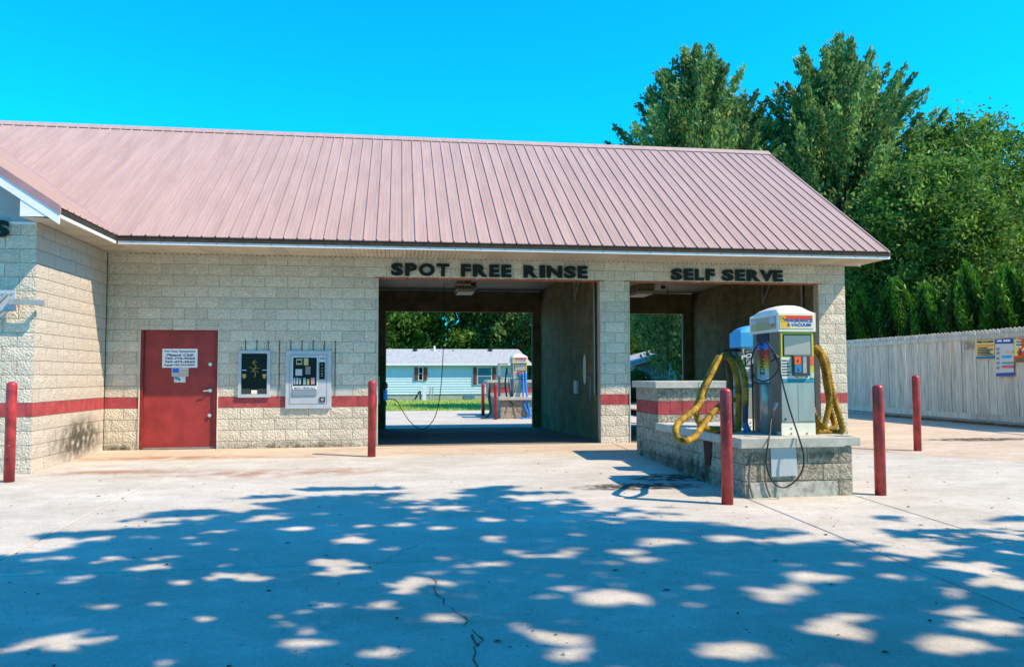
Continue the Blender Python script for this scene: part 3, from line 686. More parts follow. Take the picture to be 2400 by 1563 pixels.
# ---- steel door
D = MB().box((.655, .045, .03), (1.895, .09, 2.165)).build('door', M_DOOR, BLD)
b = MB(); b.box((.605, .0, .0), (.652, .12, 2.215)); b.box((1.90, 0, 0), (1.95, .12, 2.215)); b.box((.652, 0, 2.168), (1.90, .12, 2.215)); b.build('door_frame', M_DOORF, D)
b = MB(); b.box((.588, -.02, -.01), (.603, .01, 2.23)); b.box((1.952, -.02, -.01), (1.967, .01, 2.23)); b.box((.603, -.02, 2.217), (1.952, .01, 2.231)); b.build('caulk', M_CAULK, D)
for z in (.30, 1.10, 1.92): MB().tube([(.653, .03, z-.07), (.653, .03, z+.07)], .012, 8).build('hinge', M_DOORF, D)
for z, nm in ((1.54, 'deadbolt'), (.604, 'deadbolt')):
    b = MB(); b.tube([(1.815, .045, z), (1.815, .012, z)], .032, 16); b.tube([(1.815, .012, z), (1.815, .004, z)], .018, 12); b.build(nm, M_CHROME, D)
b = MB(); b.tube([(1.82, .045, 1.06), (1.82, .02, 1.06)], .035, 16); b.tube([(1.82, .02, 1.06), (1.82, -.02, 1.06), (1.79, -.025, 1.058), (1.71, -.025, 1.05)], .012, 8); b.build('handle', M_CHROME, D, smooth=False)
MB().box((.66, .035, .005), (1.89, .1, .028)).build('threshold', M_GALV, D)
b = MB(); b.box((1.872, .038, .08), (1.886, .044, .30)); b.build('latch_guard', M_DOORF, D)
# ---- bay fittings: ceiling lights, booms, hose hangers are things of their own
def ceil_light(x, y, lab):
    T = empty('ceiling_light', (x, y, 3.79), lab, 'light', 'ceiling lights in the wash bays')
    MB().box((x-.26, y-.5, 3.62), (x+.26, y+.5, 3.785)).build('housing', mat('dull_brass', (.33, .27, .13), .5), T)
    MB().box((x-.22, y-.46, 3.54), (x+.22, y+.46, 3.615)).build('diffuser', mat('cream_diffuser', (.62, .58, .42), .4), T)
    b = MB()
    for k in range(5): b.box((x-.18+k*.085, y-.512, 3.64), (x-.15+k*.085, y-.503, 3.70))
    b.build('vent_slot', M_BLACK, T)
ceil_light(atY(1090, 680, 6.2).x, 6.2, 'cream box light on the ceiling of the left wash bay'); ceil_light(atY(1500, 690, 6.2).x, 6.2, 'cream box light on the ceiling of the right wash bay')
def boom(cx, cy, ex, ey, lab, lab2, hosepts, gun=None):
    T = empty('overhead_boom', (cx, cy, 3.79), lab, 'boom', 'overhead wash booms')
    MB().tube([(cx, cy, 3.79), (cx, cy, 3.38)], .03, 8).build('pivot', M_GALV, T)
    b = MB(); b.tube([(cx, cy, 3.40), (ex, ey, 3.42)], .018, 8); b.tube([(cx+.1, cy+.05, 3.72), (ex*.5+cx*.5, ey*.5+cy*.5, 3.43)], .010, 6); b.build('arm', M_GALV, T)
    MB().lathe((cx, cy, 3.36), [(.05, 0), (.06, .03), (.05, .08)], 12).build('swivel', M_BLACK, T)
    H = empty('wash_hose', hosepts[-1], lab2, 'hose', 'wash bay hoses')
    MB().tube(bezier([(ex, ey, 3.42)]+hosepts, 12), .010, 6).build('hose', M_BLACK, H, smooth=True)
    return H
YH = 3.0
hp = [atY(x, y, YH) for x, y in ((1040, 760), (1037, 860), (1029, 940), (1015, 985), (990, 1005), (965, 992), (945, 965), (930, 940), (915, 935), (904, 934))]
ht = atY(1040, 667, YH)
boom(atY(1108, 668, YH).x, YH-.1, ht.x, YH, 'grey overhead boom under the ceiling of the left wash bay', 'black wash hose hanging in a loop inside the left wash bay', hp)
hp2 = [atY(1565, y, 3.0) for y in (760, 820, 880, 905)]+[Vector((10.6, 1.4, .5)), Vector((10.2, 1.2, .3)), Vector((9.8, 1.0, .55)), Vector((9.6, .9, 1.0))]
h2 = atY(1565, 672, 3.0)
boom(h2.x-.15, 2.9, h2.x, 3.0, 'grey overhead boom under the ceiling of the right wash bay', 'black wash hose hanging straight down inside the right wash bay', hp2)
for px_, py_, cc in ((1058, 668, 0), (1105, 670, 0)):
    pass
# gun holder (blue) on the left wall of the left bay
G = empty('foam_brush_holder', (4.9, 1.0, .9), 'blue foam brush holder and grey box inside the left jamb of left bay', 'holder')
p = atY(903, 935, 1.0)
MB().box((4.64, .9, p.z-.1), (4.86, 1.1, p.z+.45)).build('box', M_GALV, G, bevel=.01)
MB().tube([atY(903, 938, 1.0), atY(903, 914, 1.0)], .045, 10).build('holder_tube', M_BLUE, G)
MB().lathe(atY(903, 911, 1.0), [(.035, 0), (.05, .03), (.05, .09), (.02, .13)], 10).build('brush_head', M_BLACK, G)
MB().tube([atY(903, 938, 1.0), atY(906, 948, 1.0), atY(901, 951, 1.0)], .012, 6).build('hook', M_BLACK, G)
# conduit and bracket on right wall of each bay
for wx, lab, lc in ((9.36, 'twin pipes running down the right wall of the left wash bay', 0), (14.04, 'twin pipes running down the right wall of the right wash bay', 1)):
    T = empty('wall_pipes', (wx, 1.0, 0), lab, 'pipe', 'pipes in the wash bays')
    for yy in (1.00, 1.09): MB().tube([(wx-.03, yy, .9), (wx-.03, yy, 3.78)], .016, 6).build('pipe', M_GALV if yy > 1.05 else M_BLACK, T)
    B = empty('wall_bracket', (wx, 2.7, 3.0), 'triangular steel bracket high on the '+('left' if not lc else 'right')+' wash bay wall', 'bracket', 'steel brackets in the wash bays')
    MB().bar((wx-.02, 2.4, 3.70), (wx-.02, 3.0, 3.70), .03).bar((wx-.02, 3.0, 3.70), (wx-.02, 3.0, 3.05), .03).bar((wx-.02, 2.4, 3.70), (wx-.02, 3.0, 3.05), .03).build('frame', M_GALV, B)
T = empty('hose_clip_rack', (9.33, 2.1, 1.3), 'white coil of tubing hung on the wall of the left wash bay', 'tubing')
b = MB()
for k in range(2): b.tube(bezier([(9.33, 2.0+.09*math.sin(a), 1.45+.33*math.cos(a)) if k == 0 else (9.33, 2.04+.06*math.sin(a), 1.45+.28*math.cos(a)) for a in [i*math.pi/4 for i in range(9)]], 4), .012, 5)
b.build('coil', M_WPLAST, T)
b = MB().tube(bezier([(9.34, 1.55, .8), (9.34, 1.5, 1.15), (9.34, 1.62, 1.28), (9.34, 1.9, 1.27)], 5), .011, 5); b.build('tail', M_GALV, T)
MB().box((9.30, 2.7, .9), (9.36, 3.0, 1.2)).build('clip', M_GALV, T)

# ================================================================== LETTERING
def sign_word(words, y, zb, ht, lab, widths):
    T = empty('sign_lettering', (words[0][1], y, zb), lab, 'lettering')
    for word, xa, xb in words:
        wl = [widths.get(c, 1.) for c in word]; gap = .14; kk = 0; tot = sum(wl)+gap*(len(word)-1)-(.32 if word == 'SERVE' else 0); u = (xb-xa)/tot; x = xa
        for c, w_ in zip(word, wl):
            o = text_on(c, 'letter', M_BLACKL, T, (x, y, zb), (1, 0, 0), (0, 0, 1), w_*u, ht, bold=.05, ext=.035, depth=0); x += (w_+gap)*u; kk += 1; x -= (.16*u if word[kk-1:kk+1] in ('RV', 'VE') else 0)
    return T
WD = {'I': .42, 'O': 1.22, 'N': 1.18, 'R': 1.08, 'S': .92, 'P': .9, 'T': .98, 'F': .74, 'E': .76, 'L': .74, 'V': 1.08}
def zat(x, y): return atY(x, y, -.03).z
sign_word([('SPOT', 5.09, 6.20), ('FREE', 6.42, 7.405), ('RINSE', 7.64, 8.92)], -.02, 3.222, .245, 'dark capital letters SPOT FREE RINSE above the left wash bay', WD)
sign_word([('SELF', 10.63, 11.545), ('SERVE', 11.70, 13.0)], -.02, 3.218, .235, 'dark capital letters SELF SERVE above the right wash bay', WD)
sign_word([('S', -.60, -.365)], WY-.02, 3.345, .245, 'single dark letter S at the end of the wing lettering', WD)

# ================================================================== THINGS ON THE FRONT WALL
PAPER = flat('paper_white', (.80, .80, .80)); INK = flat('ink', (.02, .03, .05)); UX = (1, 0, 0); UZ = (0, 0, 1)
S1 = empty('door_notice', (1.27, .043, 1.475), 'white phone number notice taped high on the red door', 'notice')
MB().box((.968, .0405, 1.480), (1.582, .0445, 1.826)).build('sheet', PAPER, S1)
for i, (t, sh_, x0_, x1_) in enumerate([('For Any Questions', .0, 1.01, 1.54), ('Please Call:', .35, 1.03, 1.52), ('765-776-9560', 0, 1.01, 1.54), ('765-473-4560', 0, 1.01, 1.54), ('Page# 765-472-0009', .2, 1.00, 1.535)]):
    text_on(t, 'lettering', INK, S1, (x0_, .040, 1.752-.0625*i), UX, UZ, x1_-x0_, .044, bold=.03, shear=sh_)
S2 = empty('flag_sticker', (1.28, .043, 1.32), 'small faded flag sticker on the red door under the notice', 'sticker')
MB().box((1.138, .0385, 1.320), (1.430, .0400, 1.475)).build('sheet', flat('faded_cream', (.62, .60, .52)), S2)
MB().box((1.150, .0370, 1.385), (1.262, .0380, 1.468)).build('blue_field', flat('flag_blue', (.02, .16, .62)), S2)
for k in range(5): MB().box((1.262 if k < 3 else 1.150, .0372, 1.333+.025*(4-k)), (1.425, .0379, 1.343+.025*(4-k))).build('stripe', flat('flag_grey', (.30, .33, .26)) if k % 2 else flat('flag_red', (.55, .22, .18)), S2)
S3 = empty('card_sticker', (1.28, .043, 1.21), 'small blue and white card on the red door below the flag', 'sticker')
MB().box((1.180, .0388, 1.210), (1.380, .0402, 1.314)).build('sheet', flat('card_white', (.66, .68, .62)), S3)
MB().add([(1.19, .0378, 1.27), (1.27, .0378, 1.255), (1.26, .0378, 1.31), (1.185, .0378, 1.31)], [(0, 1, 2, 3)]).build('blue_patch', flat('card_teal', (.03, .30, .40)), S3)
MB().add([(1.26, .0377, 1.24), (1.29, .0377, 1.25), (1.285, .0377, 1.29), (1.265, .0377, 1.28)], [(0, 1, 2, 3)]).build('dark_patch', INK, S3)
# display case left
A0, A1, AZ0, AZ1 = BOXA
DC = empty('coin_changer', (2.6, -.03, AZ0), 'dark glass fronted coin changer in grey metal frame, nearer the red door', 'coin changer')
b = MB(); b.box((A0-.005, -.045, AZ0), (A0+.05, .1, AZ1)); b.box((A1-.05, -.045, AZ0), (A1+.005, .1, AZ1)); b.box((A0+.05, -.045, AZ1-.05), (A1-.05, .1, AZ1)); b.box((A0+.05, -.045, AZ0), (A1-.05, .1, AZ0+.06)); b.build('frame', M_GREYP, DC)
MB().box((A0+.051, -.015, AZ0+.061), (A1-.051, .01, AZ1-.051)).build('panel', M_GLASS, DC)
GOLD = flat('old_gold', (.42, .27, .06)); b = MB(); cx = (A0+A1)/2
b.tube(bezier([(cx+.01, -.017, 1.62), (cx-.02, -.017, 1.56), (cx+.03, -.017, 1.50), (cx-.03, -.017, 1.43), (cx+.02, -.017, 1.38), (cx, -.017, 1.30)], 5), .007, 4)
b.tube([(cx-.10, -.017, 1.49), (cx-.02, -.017, 1.46), (cx+.09, -.017, 1.47)], .004, 4); b.tube([(cx-.07, -.017, 1.40), (cx, -.017, 1.44), (cx+.08, -.017, 1.39)], .004, 4); b.tube([(cx-.05, -.017, 1.57), (cx+.05, -.017, 1.58)], .004, 4)
b.build('gilt_ornament', GOLD, DC)
for xx in (A0+.10, A1-.10):
    MB().box((xx-.04, -.018, 1.425), (xx+.04, -.0155, 1.44)).build('label_strip', flat('pale_blue', (.45, .60, .72)), DC)
    MB().prism([(xx-.035, -.018, 1.36), (xx+.035, -.018, 1.36), (xx+.03, -.018, 1.30), (xx, -.018, 1.27), (xx-.03, -.018, 1.30)][::-1], (0, .002, 0)).build('badge', flat('orange_badge', (.55, .30, .07)), DC)
MB().box((cx-.05, -.03, AZ0+.065), (cx+.055, -.016, AZ0+.135)).build('coin_cup', M_WPLAST, DC)
MB().box((A0+.06, -.028, AZ0+.06), (cx-.07, -.016, AZ0+.16)).box((cx+.07, -.028, AZ0+.06), (A1-.06, -.016, AZ0+.16)).build('slot_plate', mat('dark_plate', (.04, .045, .045), .4), DC)
# vending machine
V0, V1, VZ0, VZ1 = BOXB
VM = empty('vending_machine', (3.58, -.04, VZ0), 'grey wall mounted vending machine with product window, right of the coin changer', 'vending machine')
MB().box((V0, -.055, VZ0), (V1, .12, VZ1)).build('case', M_GREYP, VM, bevel=.006)
b = MB(); xa, xb, za, zb = V0+.07, V1-.085, VZ0+.085, VZ1-.075
for s_ in ((xa, za, xb, za+.006), (xa, zb, xb, zb+.006), (xa, za, xa+.006, zb), (xb, za, xb+.006, zb)): b.box((s_[0], -.0575, s_[1]), (s_[2], -.0555, s_[3]))
b.build('door_seam', mat('seam', (.12, .14, .16), .6), VM)
wx0, wx1, wz0, wz1 = 3.305, 3.735, 1.145, 1.665
MB().box((wx0-.012, -.066, wz0-.012), (wx1+.012, -.056, wz1+.012)).build('window_frame', M_WHITE, VM)
MB().box((wx0, -.069, wz0), (wx1, -.0665, wz1)).build('window_pane', M_GLASS, VM)
k = 0
for (a, c, d, e, colr) in [(3.36, 3.47, 1.53, 1.64, (.42, .35, .2)), (3.50, 3.58, 1.52, 1.65, (.5, .42, .2)), (3.35, 3.47, 1.33, 1.45, (.45, .5, .55)), (3.53, 3.62, 1.35, 1.50, (.2, .22, .22)), (3.32, 3.35, 1.17, 1.29, (.35, .42, .5)), (3.37, 3.40, 1.17, 1.29, (.40, .45, .5)), (3.42, 3.45, 1.17, 1.28, (.38, .4, .5)), (3.49, 3.54, 1.16, 1.29, (.1, .4, .45)), (3.56, 3.60, 1.16, 1.27, (.45, .3, .08)), (3.63, 3.70, 1.17, 1.29, (.38, .28, .33))]:
    b = MB(); b.box((a, -.0715, d), (c, -.0695, e)); b.build('product', flat('product_%d' % k, colr), VM); k += 1
MB().box((3.375, -.0725, 1.56), (3.455, -.0717, 1.61)).build('product_mark', M_GLASS, VM)
MB().box((3.30, -.069, 1.075), (3.735, -.0565, 1.125)).build('name_strip', PAPER, VM)
text_on('MAX-VENDALL', 'lettering', INK, VM, (3.33, -.0692, 1.083), UX, UZ, .39, .032, bold=.03)
MB().box((3.30, -.075, .965), (3.735, -.0565, 1.06)).build('delivery_flap', mat('flap', (.22, .27, .32), .4), VM)
MB().box((3.78, -.066, 1.26), (3.88, -.0565, 1.575)).build('coin_panel', M_GLASS, VM)
for z_ in (1.52, 1.46, 1.41, 1.36, 1.32): MB().box((3.815, -.069, z_), (3.845, -.0665, z_+.012)).build('button', M_GALV, VM)
MB().box((3.775, -.062, 1.59), (3.885, -.0565, 1.70)).build('price_plate', flat('price_white', (.62, .64, .62)), VM)
text_on('0.25', 'lettering', INK, VM, (3.785, -.0625, 1.625), UX, UZ, .09, .045, bold=.03)
MB().box((3.79, -.07, .84), (3.89, -.0565, .93)).build('coin_return', M_BLACK, VM); MB().box((3.815, -.074, .86), (3.865, -.0705, .91)).build('coin_flap', M_GALV, VM)
# sign arm on the wing
SA = empty('wing_sign_bracket', (-.5, WY, 2.4), 'grey steel panel with projecting arm fixed to the wing front wall', 'bracket')
a_ = [atY(x, y, WY-.12) for x, y in ((-60, 680), (36, 680), (36, 729), (-60, 729))]
MB().prism(a_, (0, .03, 0)).build('panel', M_GREYP, SA)
p, q_ = atY(22, 707, WY-.16), atY(103, 710, WY-.16)
MB().bar(p, q_, .05, .075).build('arm', M_GALV, SA)
MB().bar(atY(-40, 770, WY-.13), atY(20, 727, WY-.13), .03).bar(atY(-10, 715, WY-.14), atY(18, 687, WY-.14), .03).build('brace', M_GALV, SA)
b = MB()
for x_, y_ in ((8, 686), (30, 686), (8, 724), (22, 724)): pp = atY(x_, y_, WY-.125); b.tube([pp, pp+Vector((0, -.012, 0))], .012, 6)
b.build('bolt', M_CHROME, SA)
pp = atY(90, 708, WY-.16); MB().box((pp.x, WY-.17, pp.z-.03), (pp.x+.03, WY-.02, pp.z+.03)).build('stand_off', M_BLACK, SA)

# ================================================================== BOLLARDS
def bollard_mesh():
    b = MB(); r, h = .067, 1.35; pr = [(r, -.05), (r, h-.05)]+[(r*math.cos(a), h-.05+.05*math.sin(a)) for a in (.3, .6, .9, 1.2, 1.45)]; b.lathe((0, 0, 0), pr, 20)
    o = b.build('bollard', M_RED, None, smooth=True, origin=(0, 0, 0)); return o
b0 = None
for (px_, py_, lab, hh) in [(21, 1129, 'red steel bollard in front of the wing at the left edge', 1.0), (871, 1070, 'red steel bollard beside the left jamb of the left wash bay', .955), (1705, 1181, 'red steel bollard nearest the camera, left of the vacuum island', .99), (2063, 1160, 'red steel bollard right of the vacuum island, front of the two', 1.005), (2151, 1056, 'red steel bollard right of the vacuum island, farther back', 1.01)]:
    g = gnd(px_, py_)
    if px_ == 2063: g = Vector((11.12, -6.11, zg(-6.11)))
    if b0 is None: b0 = bollard_mesh(); o = b0
    else: o = b0.copy(); COL.objects.link(o)
    o.location = (g.x, g.y, zg(g.y)); o.scale = (1, 1, hh); tag(o, lab, 'bollard', 'red bollards on the forecourt'); o.rotation_euler = (0, 0, rnd.random()*6)
for (x, y, lab) in [(8.53, 15.8, 'red bollard behind the building, left one seen through the left bay'), (8.72, 13.3, 'red bollard behind the building, nearest the rear vacuum island')]:
    o = b0.copy(); COL.objects.link(o); o.location = (x, y, zg(y)); o.scale = (1, 1, .96); tag(o, lab, 'bollard', 'red bollards behind the building')

# ================================================================== VACUUM ISLAND
IX0, IX1, IYF, IYM, IYB = 9.37, 10.77, -6.08, -2.88, -1.72
def zi(y): return .025*y
ISL = empty('vacuum_island', (10.07, -4, -.1), 'stepped block island with stone coping and red stripe, standing before the right wash bay', 'island')
TZ = .448
core_ = MB().box((IX0+.009, IYF+.009, -.3), (IX1-.009, IYB-.009, TZ)).box((IX0+.009, IYM+.009, TZ), (IX1-.009, IYB-.009, 1.115)).build('island_core', M_MORTD, ISL)
lo = [-.2, TZ-2*C8, TZ-C8, TZ]
def isl(origin, ang, U, levels, st=None, off=0): wall_cells(core_, origin, ang, 0, U, levels, [], M_ISLB, stripe=st, off=off)
isl((IX0, IYF, 0), 0, IX1-IX0, lo, off=0)
isl((IX0, IYB, 0), -math.pi/2, IYB-IYF, lo, off=0)
isl((IX1, IYF, 0), math.pi/2, IYB-IYF, lo)
up = [TZ+.002, .69, .90, 1.11]
for l0, l1 in (((IX0, IYM, 0), 0), ((IX0, IYB, 0), -math.pi/2), ((IX1, IYM, 0), math.pi/2)):
    U = IX1-IX0 if l1 == 0 else IYB-IYM
    wall_cells(core_, l0, l1, 0, U, up, [], M_ISLB, stripe=(.69, .90))
wall_cells(core_, (IX1, IYB, 0), math.pi, 0, IX1-IX0, lo+up[1:], [], M_ISLB, stripe=(.69, .90))
flush_cells(300)
# coping stones
def cope(a, b_): MB().box(a, b_).build('coping_stone', M_COPE, ISL, bevel=.006)
zc0, zc1 = TZ+.002, .565
cope((IX0-.075, IYF-.09, zc0-.004), (IX0+.62, IYF+.28, zc1-.002)); cope((IX0+.626, IYF-.09, zc0-.002), (IX1-.14, IYF+.28, zc1-.003)); cope((IX1-.134, IYF-.05, zc0+.006), (IX1+.09, IYF+.28, zc1-.008))
yy = IYF+.286
while yy < IYM-.05:
    y2 = min(yy+.92, IYM-.012); cope((IX0-.05, yy, zc0), (IX0+.66, y2-.006, zc1)); cope((IX0+.666, yy, zc0), (IX1+.05, y2-.006, zc1)); yy = y2
cope((IX0-.06, IYM-.07, 1.113), (IX0+.66, IYB+.06, 1.222)); cope((IX0+.666, IYM-.07, 1.113), (IX1+.06, IYB+.06, 1.222))
# base render course on the front, access plate, drain tubes
MB().box((IX0+.05, IYF-.019, -.16), (IX1-.22, IYF-.012, TZ-2*C8-.01)).build('rendered_kick', mat('grey_render', (.40, .385, .34), .9, noise=.35, nscale=9, bump=.5, bscale=40, bdist=.006), ISL)
pl = [atY(x, y, IYF-.03) for x, y in ((1806, 1048), (1865, 1046), (1870, 1114), (1809, 1117))]
MB().prism(pl, (0, .012, 0)).build('access_plate', M_GREYP, ISL)
pl = [atX(x, y, IX0-.024) for x, y in ((1648, 1032), (1666, 1036), (1664, 1092), (1652, 1090))]
MB().prism(pl, (.008, 0, 0)).build('side_hatch', mat('dark_hatch', (.05, .012, .012), .7), ISL)
b = MB()
for pts in (((1764, 1060), (1757, 1100), (1756, 1130), (1765, 1166)), ((1792, 1060), (1793, 1110), (1797, 1140), (1806, 1164))):
    b.tube(bezier([atY(x, y, IYF-.04) for x, y in pts], 6), .013, 6)
b.build('hose_stub', mat('dirty_grey_rubber', (.16, .16, .13), .7), ISL)
# grime below the coping (a shape of its own, moss and soot)
for pts in (((1770, 1060), (1900, 1055), (1900, 1085), (1770, 1085)), ((1880, 1052), (1985, 1045), (1985, 1078), (1880, 1082)), ((1745, 1060), (1800, 1056), (1795, 1085), (1745, 1100))):
    quadfilm([atY(x, y, IYF-.0225) for x, y in pts], M_MOSSF, ISL)

for k in range(15):
    yy0 = IYF+.1+rnd.random()*4.0; zz1 = rnd.uniform(.1, .42); w_ = rnd.uniform(.12, .45); zz0 = zi(yy0)-rnd.uniform(.0, .12) if rnd.random() < .5 else zz1-rnd.uniform(.2, .4)
    quadfilm([(IX0-.0235, yy0+w_, zz0), (IX0-.0235, yy0, zz0), (IX0-.0235, yy0, zz1), (IX0-.0235, yy0+w_, zz1)], M_MOSSF, ISL)
quadfilm([(IX0-.024, IYB, -.12), (IX0-.024, IYF, -.22), (IX0-.024, IYF, .12), (IX0-.024, IYB, .2)], M_MOSSF, ISL)
# ------------------------------------------------------------------ vacuum machine
def canopy(T, x0, x1, y0, y1, z0, z1, zt, m, nm='canopy'):
    b = MB(); nx, ny = 12, 6; g = []
    b.add([(x0, y0, z0), (x1, y0, z0), (x1, y0, z1), (x0, y0, z1), (x0, y1, z0), (x1, y1, z0), (x1, y1, z1), (x0, y1, z1)], [(0, 1, 2, 3), (1, 5, 6, 2), (5, 4, 7, 6), (4, 0, 3, 7), (0, 4, 5, 1)])
    st = len(b.v)
    for j in range(ny+1):
        for i in range(nx+1):
            u, v = i/nx, j/ny; h = (math.sin(math.pi*u)**.55)*(.55+.45*math.sin(math.pi*v)**.6) if 0 < i < nx else 0
            if j in (0, ny): h = 0 if False else h*.55
            b.v.append((x0+(x1-x0)*u, y0+(y1-y0)*v+(.03 if j == 0 and h > 0 else 0), z1+(zt-z1)*h))
    for j in range(ny):
        for i in range(nx): a = st+j*(nx+1)+i; b.f.append((a, a+1, a+nx+2, a+nx+1))
    # close the front and back gaps
    for jj, flip in ((0, False), (ny, True)):
        row = [st+jj*(nx+1)+i for i in range(nx+1)]; yv = y0 if jj == 0 else y1
        n0 = len(b.v); b.v += [(x0+(x1-x0)*i/nx, yv, z1) for i in range(nx+1)]
        for i in range(nx): f_ = (n0+i, n0+i+1, row[i+1], row[i]); b.f.append(f_[::-1] if flip else f_)
    return b.build(nm, m, T)
GRAD = None
def rainbow():
    global GRAD
    if GRAD: return GRAD
    m = bpy.data.materials.new('printed_rainbow'); m.use_nodes = True; N = m.node_tree.nodes; L = m.node_tree.links; b = N['Principled BSDF']; b.inputs['Roughness'].default_value = .4
    tc = N.new('ShaderNodeTexCoord'); s = N.new('ShaderNodeSeparateXYZ'); cr = N.new('ShaderNodeValToRGB'); L.new(tc.outputs['Generated'], s.inputs[0]); L.new(s.outputs[2], cr.inputs[0]); L.new(cr.outputs[0], b.inputs['Base Color'])
    e = cr.color_ramp.elements; e[0].position = 0; e[0].color = (.38, .50, .60, 1); e[1].position = .22; e[1].color = (.45, .52, .45, 1)
    for p_, c_ in ((.30, (.62, .48, .03)), (.45, (.65, .18, .02)), (.60, (.60, .04, .02)), (.66, (.55, .03, .03)), (.69, (.02, .22, .70)), (.80, (.01, .15, .50)), (.84, (.01, .02, .05))): q = e.new(p_); q.color = (*c_, 1)
    GRAD = m; return m
YEL = flat('sign_yellow', (.80, .48, .03)); REDS = flat('sign_red', (.68, .07, .02)); BLUS = flat('sign_blue', (.01, .10, .50)); CREAM = flat('sign_cream', (.74, .68, .50)); LIME = flat('lime_yellow', (.52, .52, .08))
def vac(x0, x1, y0, y1, zb, zt, lab, main=True, grp='coin vacuum machines', cap=M_WPLAST, word='FRAGRANCE\n'):
    T = empty('vacuum_machine', ((x0+x1)/2, (y0+y1)/2, zb), lab, 'vacuum machine', grp); H = zt-zb
    zc = zb+H*.785
    ins = .028
    B = MB().box((x0+ins, y0+ins, zb+.005), (x1-ins, y1-ins, zc)).build('body', mat('brushed_brown_steel', (.30, .27, .23), .35, metal=.6, noise=.15, nscale=3, stretch=(1, 1, .2)), T)
    canopy(T, x0, x1, y0, y1, zc, zb+H*.925, zt, cap)
    W = x1-x0; F = y0+ins
    # front: base plate, stainless door, blue strip, graphic face
    MB().box((x0+ins-.004, F-.012, zb), (x1-ins+.004, F-.001, zb+H*.095)).build('base_plate', M_WPLAST, T)
    MB().lathe((x1-ins-.02, F-.022, zb+.01), [(.001, 0)], 3) if False else None
    MB().box((x0+ins+.002, F-.016, zb+H*.10), (x1-ins-.002, F-.002, zb+H*.395)).build('lower_door', M_STEEL, T, bevel=.004)
    MB().box((x0+W*.50, F-.020, zb+H*.11), (x1-ins-.006, F-.0165, zb+H*.39)).build('door_plate', M_STEEL, T)
    MB().box((x0+ins, F-.018, zb+H*.40), (x1-ins, F-.002, zb+H*.425)).build('blue_strip', flat('teal_blue', (.03, .28, .42)), T)
    MB().box((x0+ins, F-.014, zb+H*.43), (x1-ins, F-.002, zc-.002)).build('face_panel', LIME if main else flat('pale_blue_face', (.30, .42, .50)), T)
    MB().box((x0+ins+.03, F-.018, zb+H*.60), (x1-ins-.03, F-.0145, zc-.035)).build('window_frame', M_BLACK, T)
    MB().box((x0+ins+.045, F-.023, zb+H*.605), (x1-ins-.045, F-.0185, zc-.05)).build('window_pane', mat('smoked_pane', (.18, .20, .19), .12, spec=.6), T)
    MB().box((x0+ins+.004, F-.017, zb+H*.435), (x0+W*.33, F-.0145, zb+H*.59)).build('instruction_label', flat('label_white', (.72, .72, .68)), T)
    MB().box((x0+ins+.002, F-.0165, zb+H*.428), (x0+W*.80, F-.0146, zb+H*.475)).build('price_label', flat('label_cream', (.78, .74, .66)), T)
    for a_, c_, z_, m_ in ((.42, .52, .436, flat('orange', (.80, .14, .03))), (.56, .66, .440, YEL), (.70, .77, .436, BLUS), (.40, .60, .458, INK), (.63, .75, .458, flat('orange', (.80, .14, .03)))):
        MB().box((x0+W*a_, F-.0180, zb+H*z_), (x0+W*c_, F-.0166, zb+H*(z_+.010))).build('label_print', m_, T)
    MB().box((x0+ins+.006, F-.0175, zb+H*.60), (x0+ins+.022, F-.0145, zc-.02)).build('yellow_edge', YEL, T)
    MB().box((x0+W*.86, F-.019, zb+H*.545), (x0+W*.91, F-.0176, zb+H*.585)).build('label_print', flat('orange', (.80, .14, .03)), T)
    MB().add([(x0+ins+.05, F-.0235, zb+H*.612), (x1-ins-.05, F-.0235, zb+H*.612), (x1-ins-.05, F-.0235, zb+H*.71), (x0+ins+.05, F-.0235, zb+H*.665)], [(0, 1, 2, 3)]).build('pane_reflection', mat('painted_reflection', (.38, .39, .37), .5), T)  # pale slanted patch, a reflection painted onto the window pane
    b = MB()
    for k in range(6): b.box((x0+ins+.012, F-.019, zb+H*(.45+.022*k)), (x0+W*rnd.uniform(.22, .31), F-.0173, zb+H*(.459+.022*k)))
    b.build('label_line', INK, T)
    MB().box((x0+W*.35, F-.055, zb+H*.45), (x0+W*.80, F-.015, zb+H*.605)).build('control_box', mat('dark_control', (.06, .065, .06), .4), T, bevel=.006)
    MB().box((x0+W*.38, F-.0585, zb+H*.535), (x0+W*.55, F-.0555, zb+H*.595)).build('orange_plate', flat('orange', (.80, .14, .03)), T)
    MB().box((x0+W*.39, F-.0585, zb+H*.475), (x0+W*.56, F-.0555, zb+H*.532)).build('blue_plate', flat('blue_plate', (.02, .22, .50)), T)
    MB().add([(x0+W*.43, F-.0595, zb+H*.55), (x0+W*.49, F-.0595, zb+H*.555), (x0+W*.47, F-.0595, zb+H*.585)], [(0, 1, 2)]).add([(x0+W*.45, F-.0595, zb+H*.485), (x0+W*.50, F-.0595, zb+H*.485), (x0+W*.46, F-.0595, zb+H*.522)], [(0, 1, 2)]).build('printed_arrow', INK, T)
    MB().box((x0+W*.60, F-.0585, zb+H*.47), (x0+W*.70, F-.0555, zb+H*.595)).build('coin_slot_plate', M_GALV, T)
    MB().box((x0+W*.83, F-.0175, zb+H*.53), (x1-ins-.004, F-.0145, zb+H*.60)).build('red_label', flat('label_red', (.75, .16, .10)), T)
    MB().box((x0+W*.84, F-.0175, zb+H*.435), (x1-ins-.004, F-.0145, zb+H*.475)).build('pale_label', flat('label_blue', (.45, .58, .66)), T)
    text_on('75¢ 2 MIN', 'label_print', INK, T, (x0+W*.40, F-.0175, zb+H*.433), UX, UZ, W*.34, .012, bold=.02) if False else None
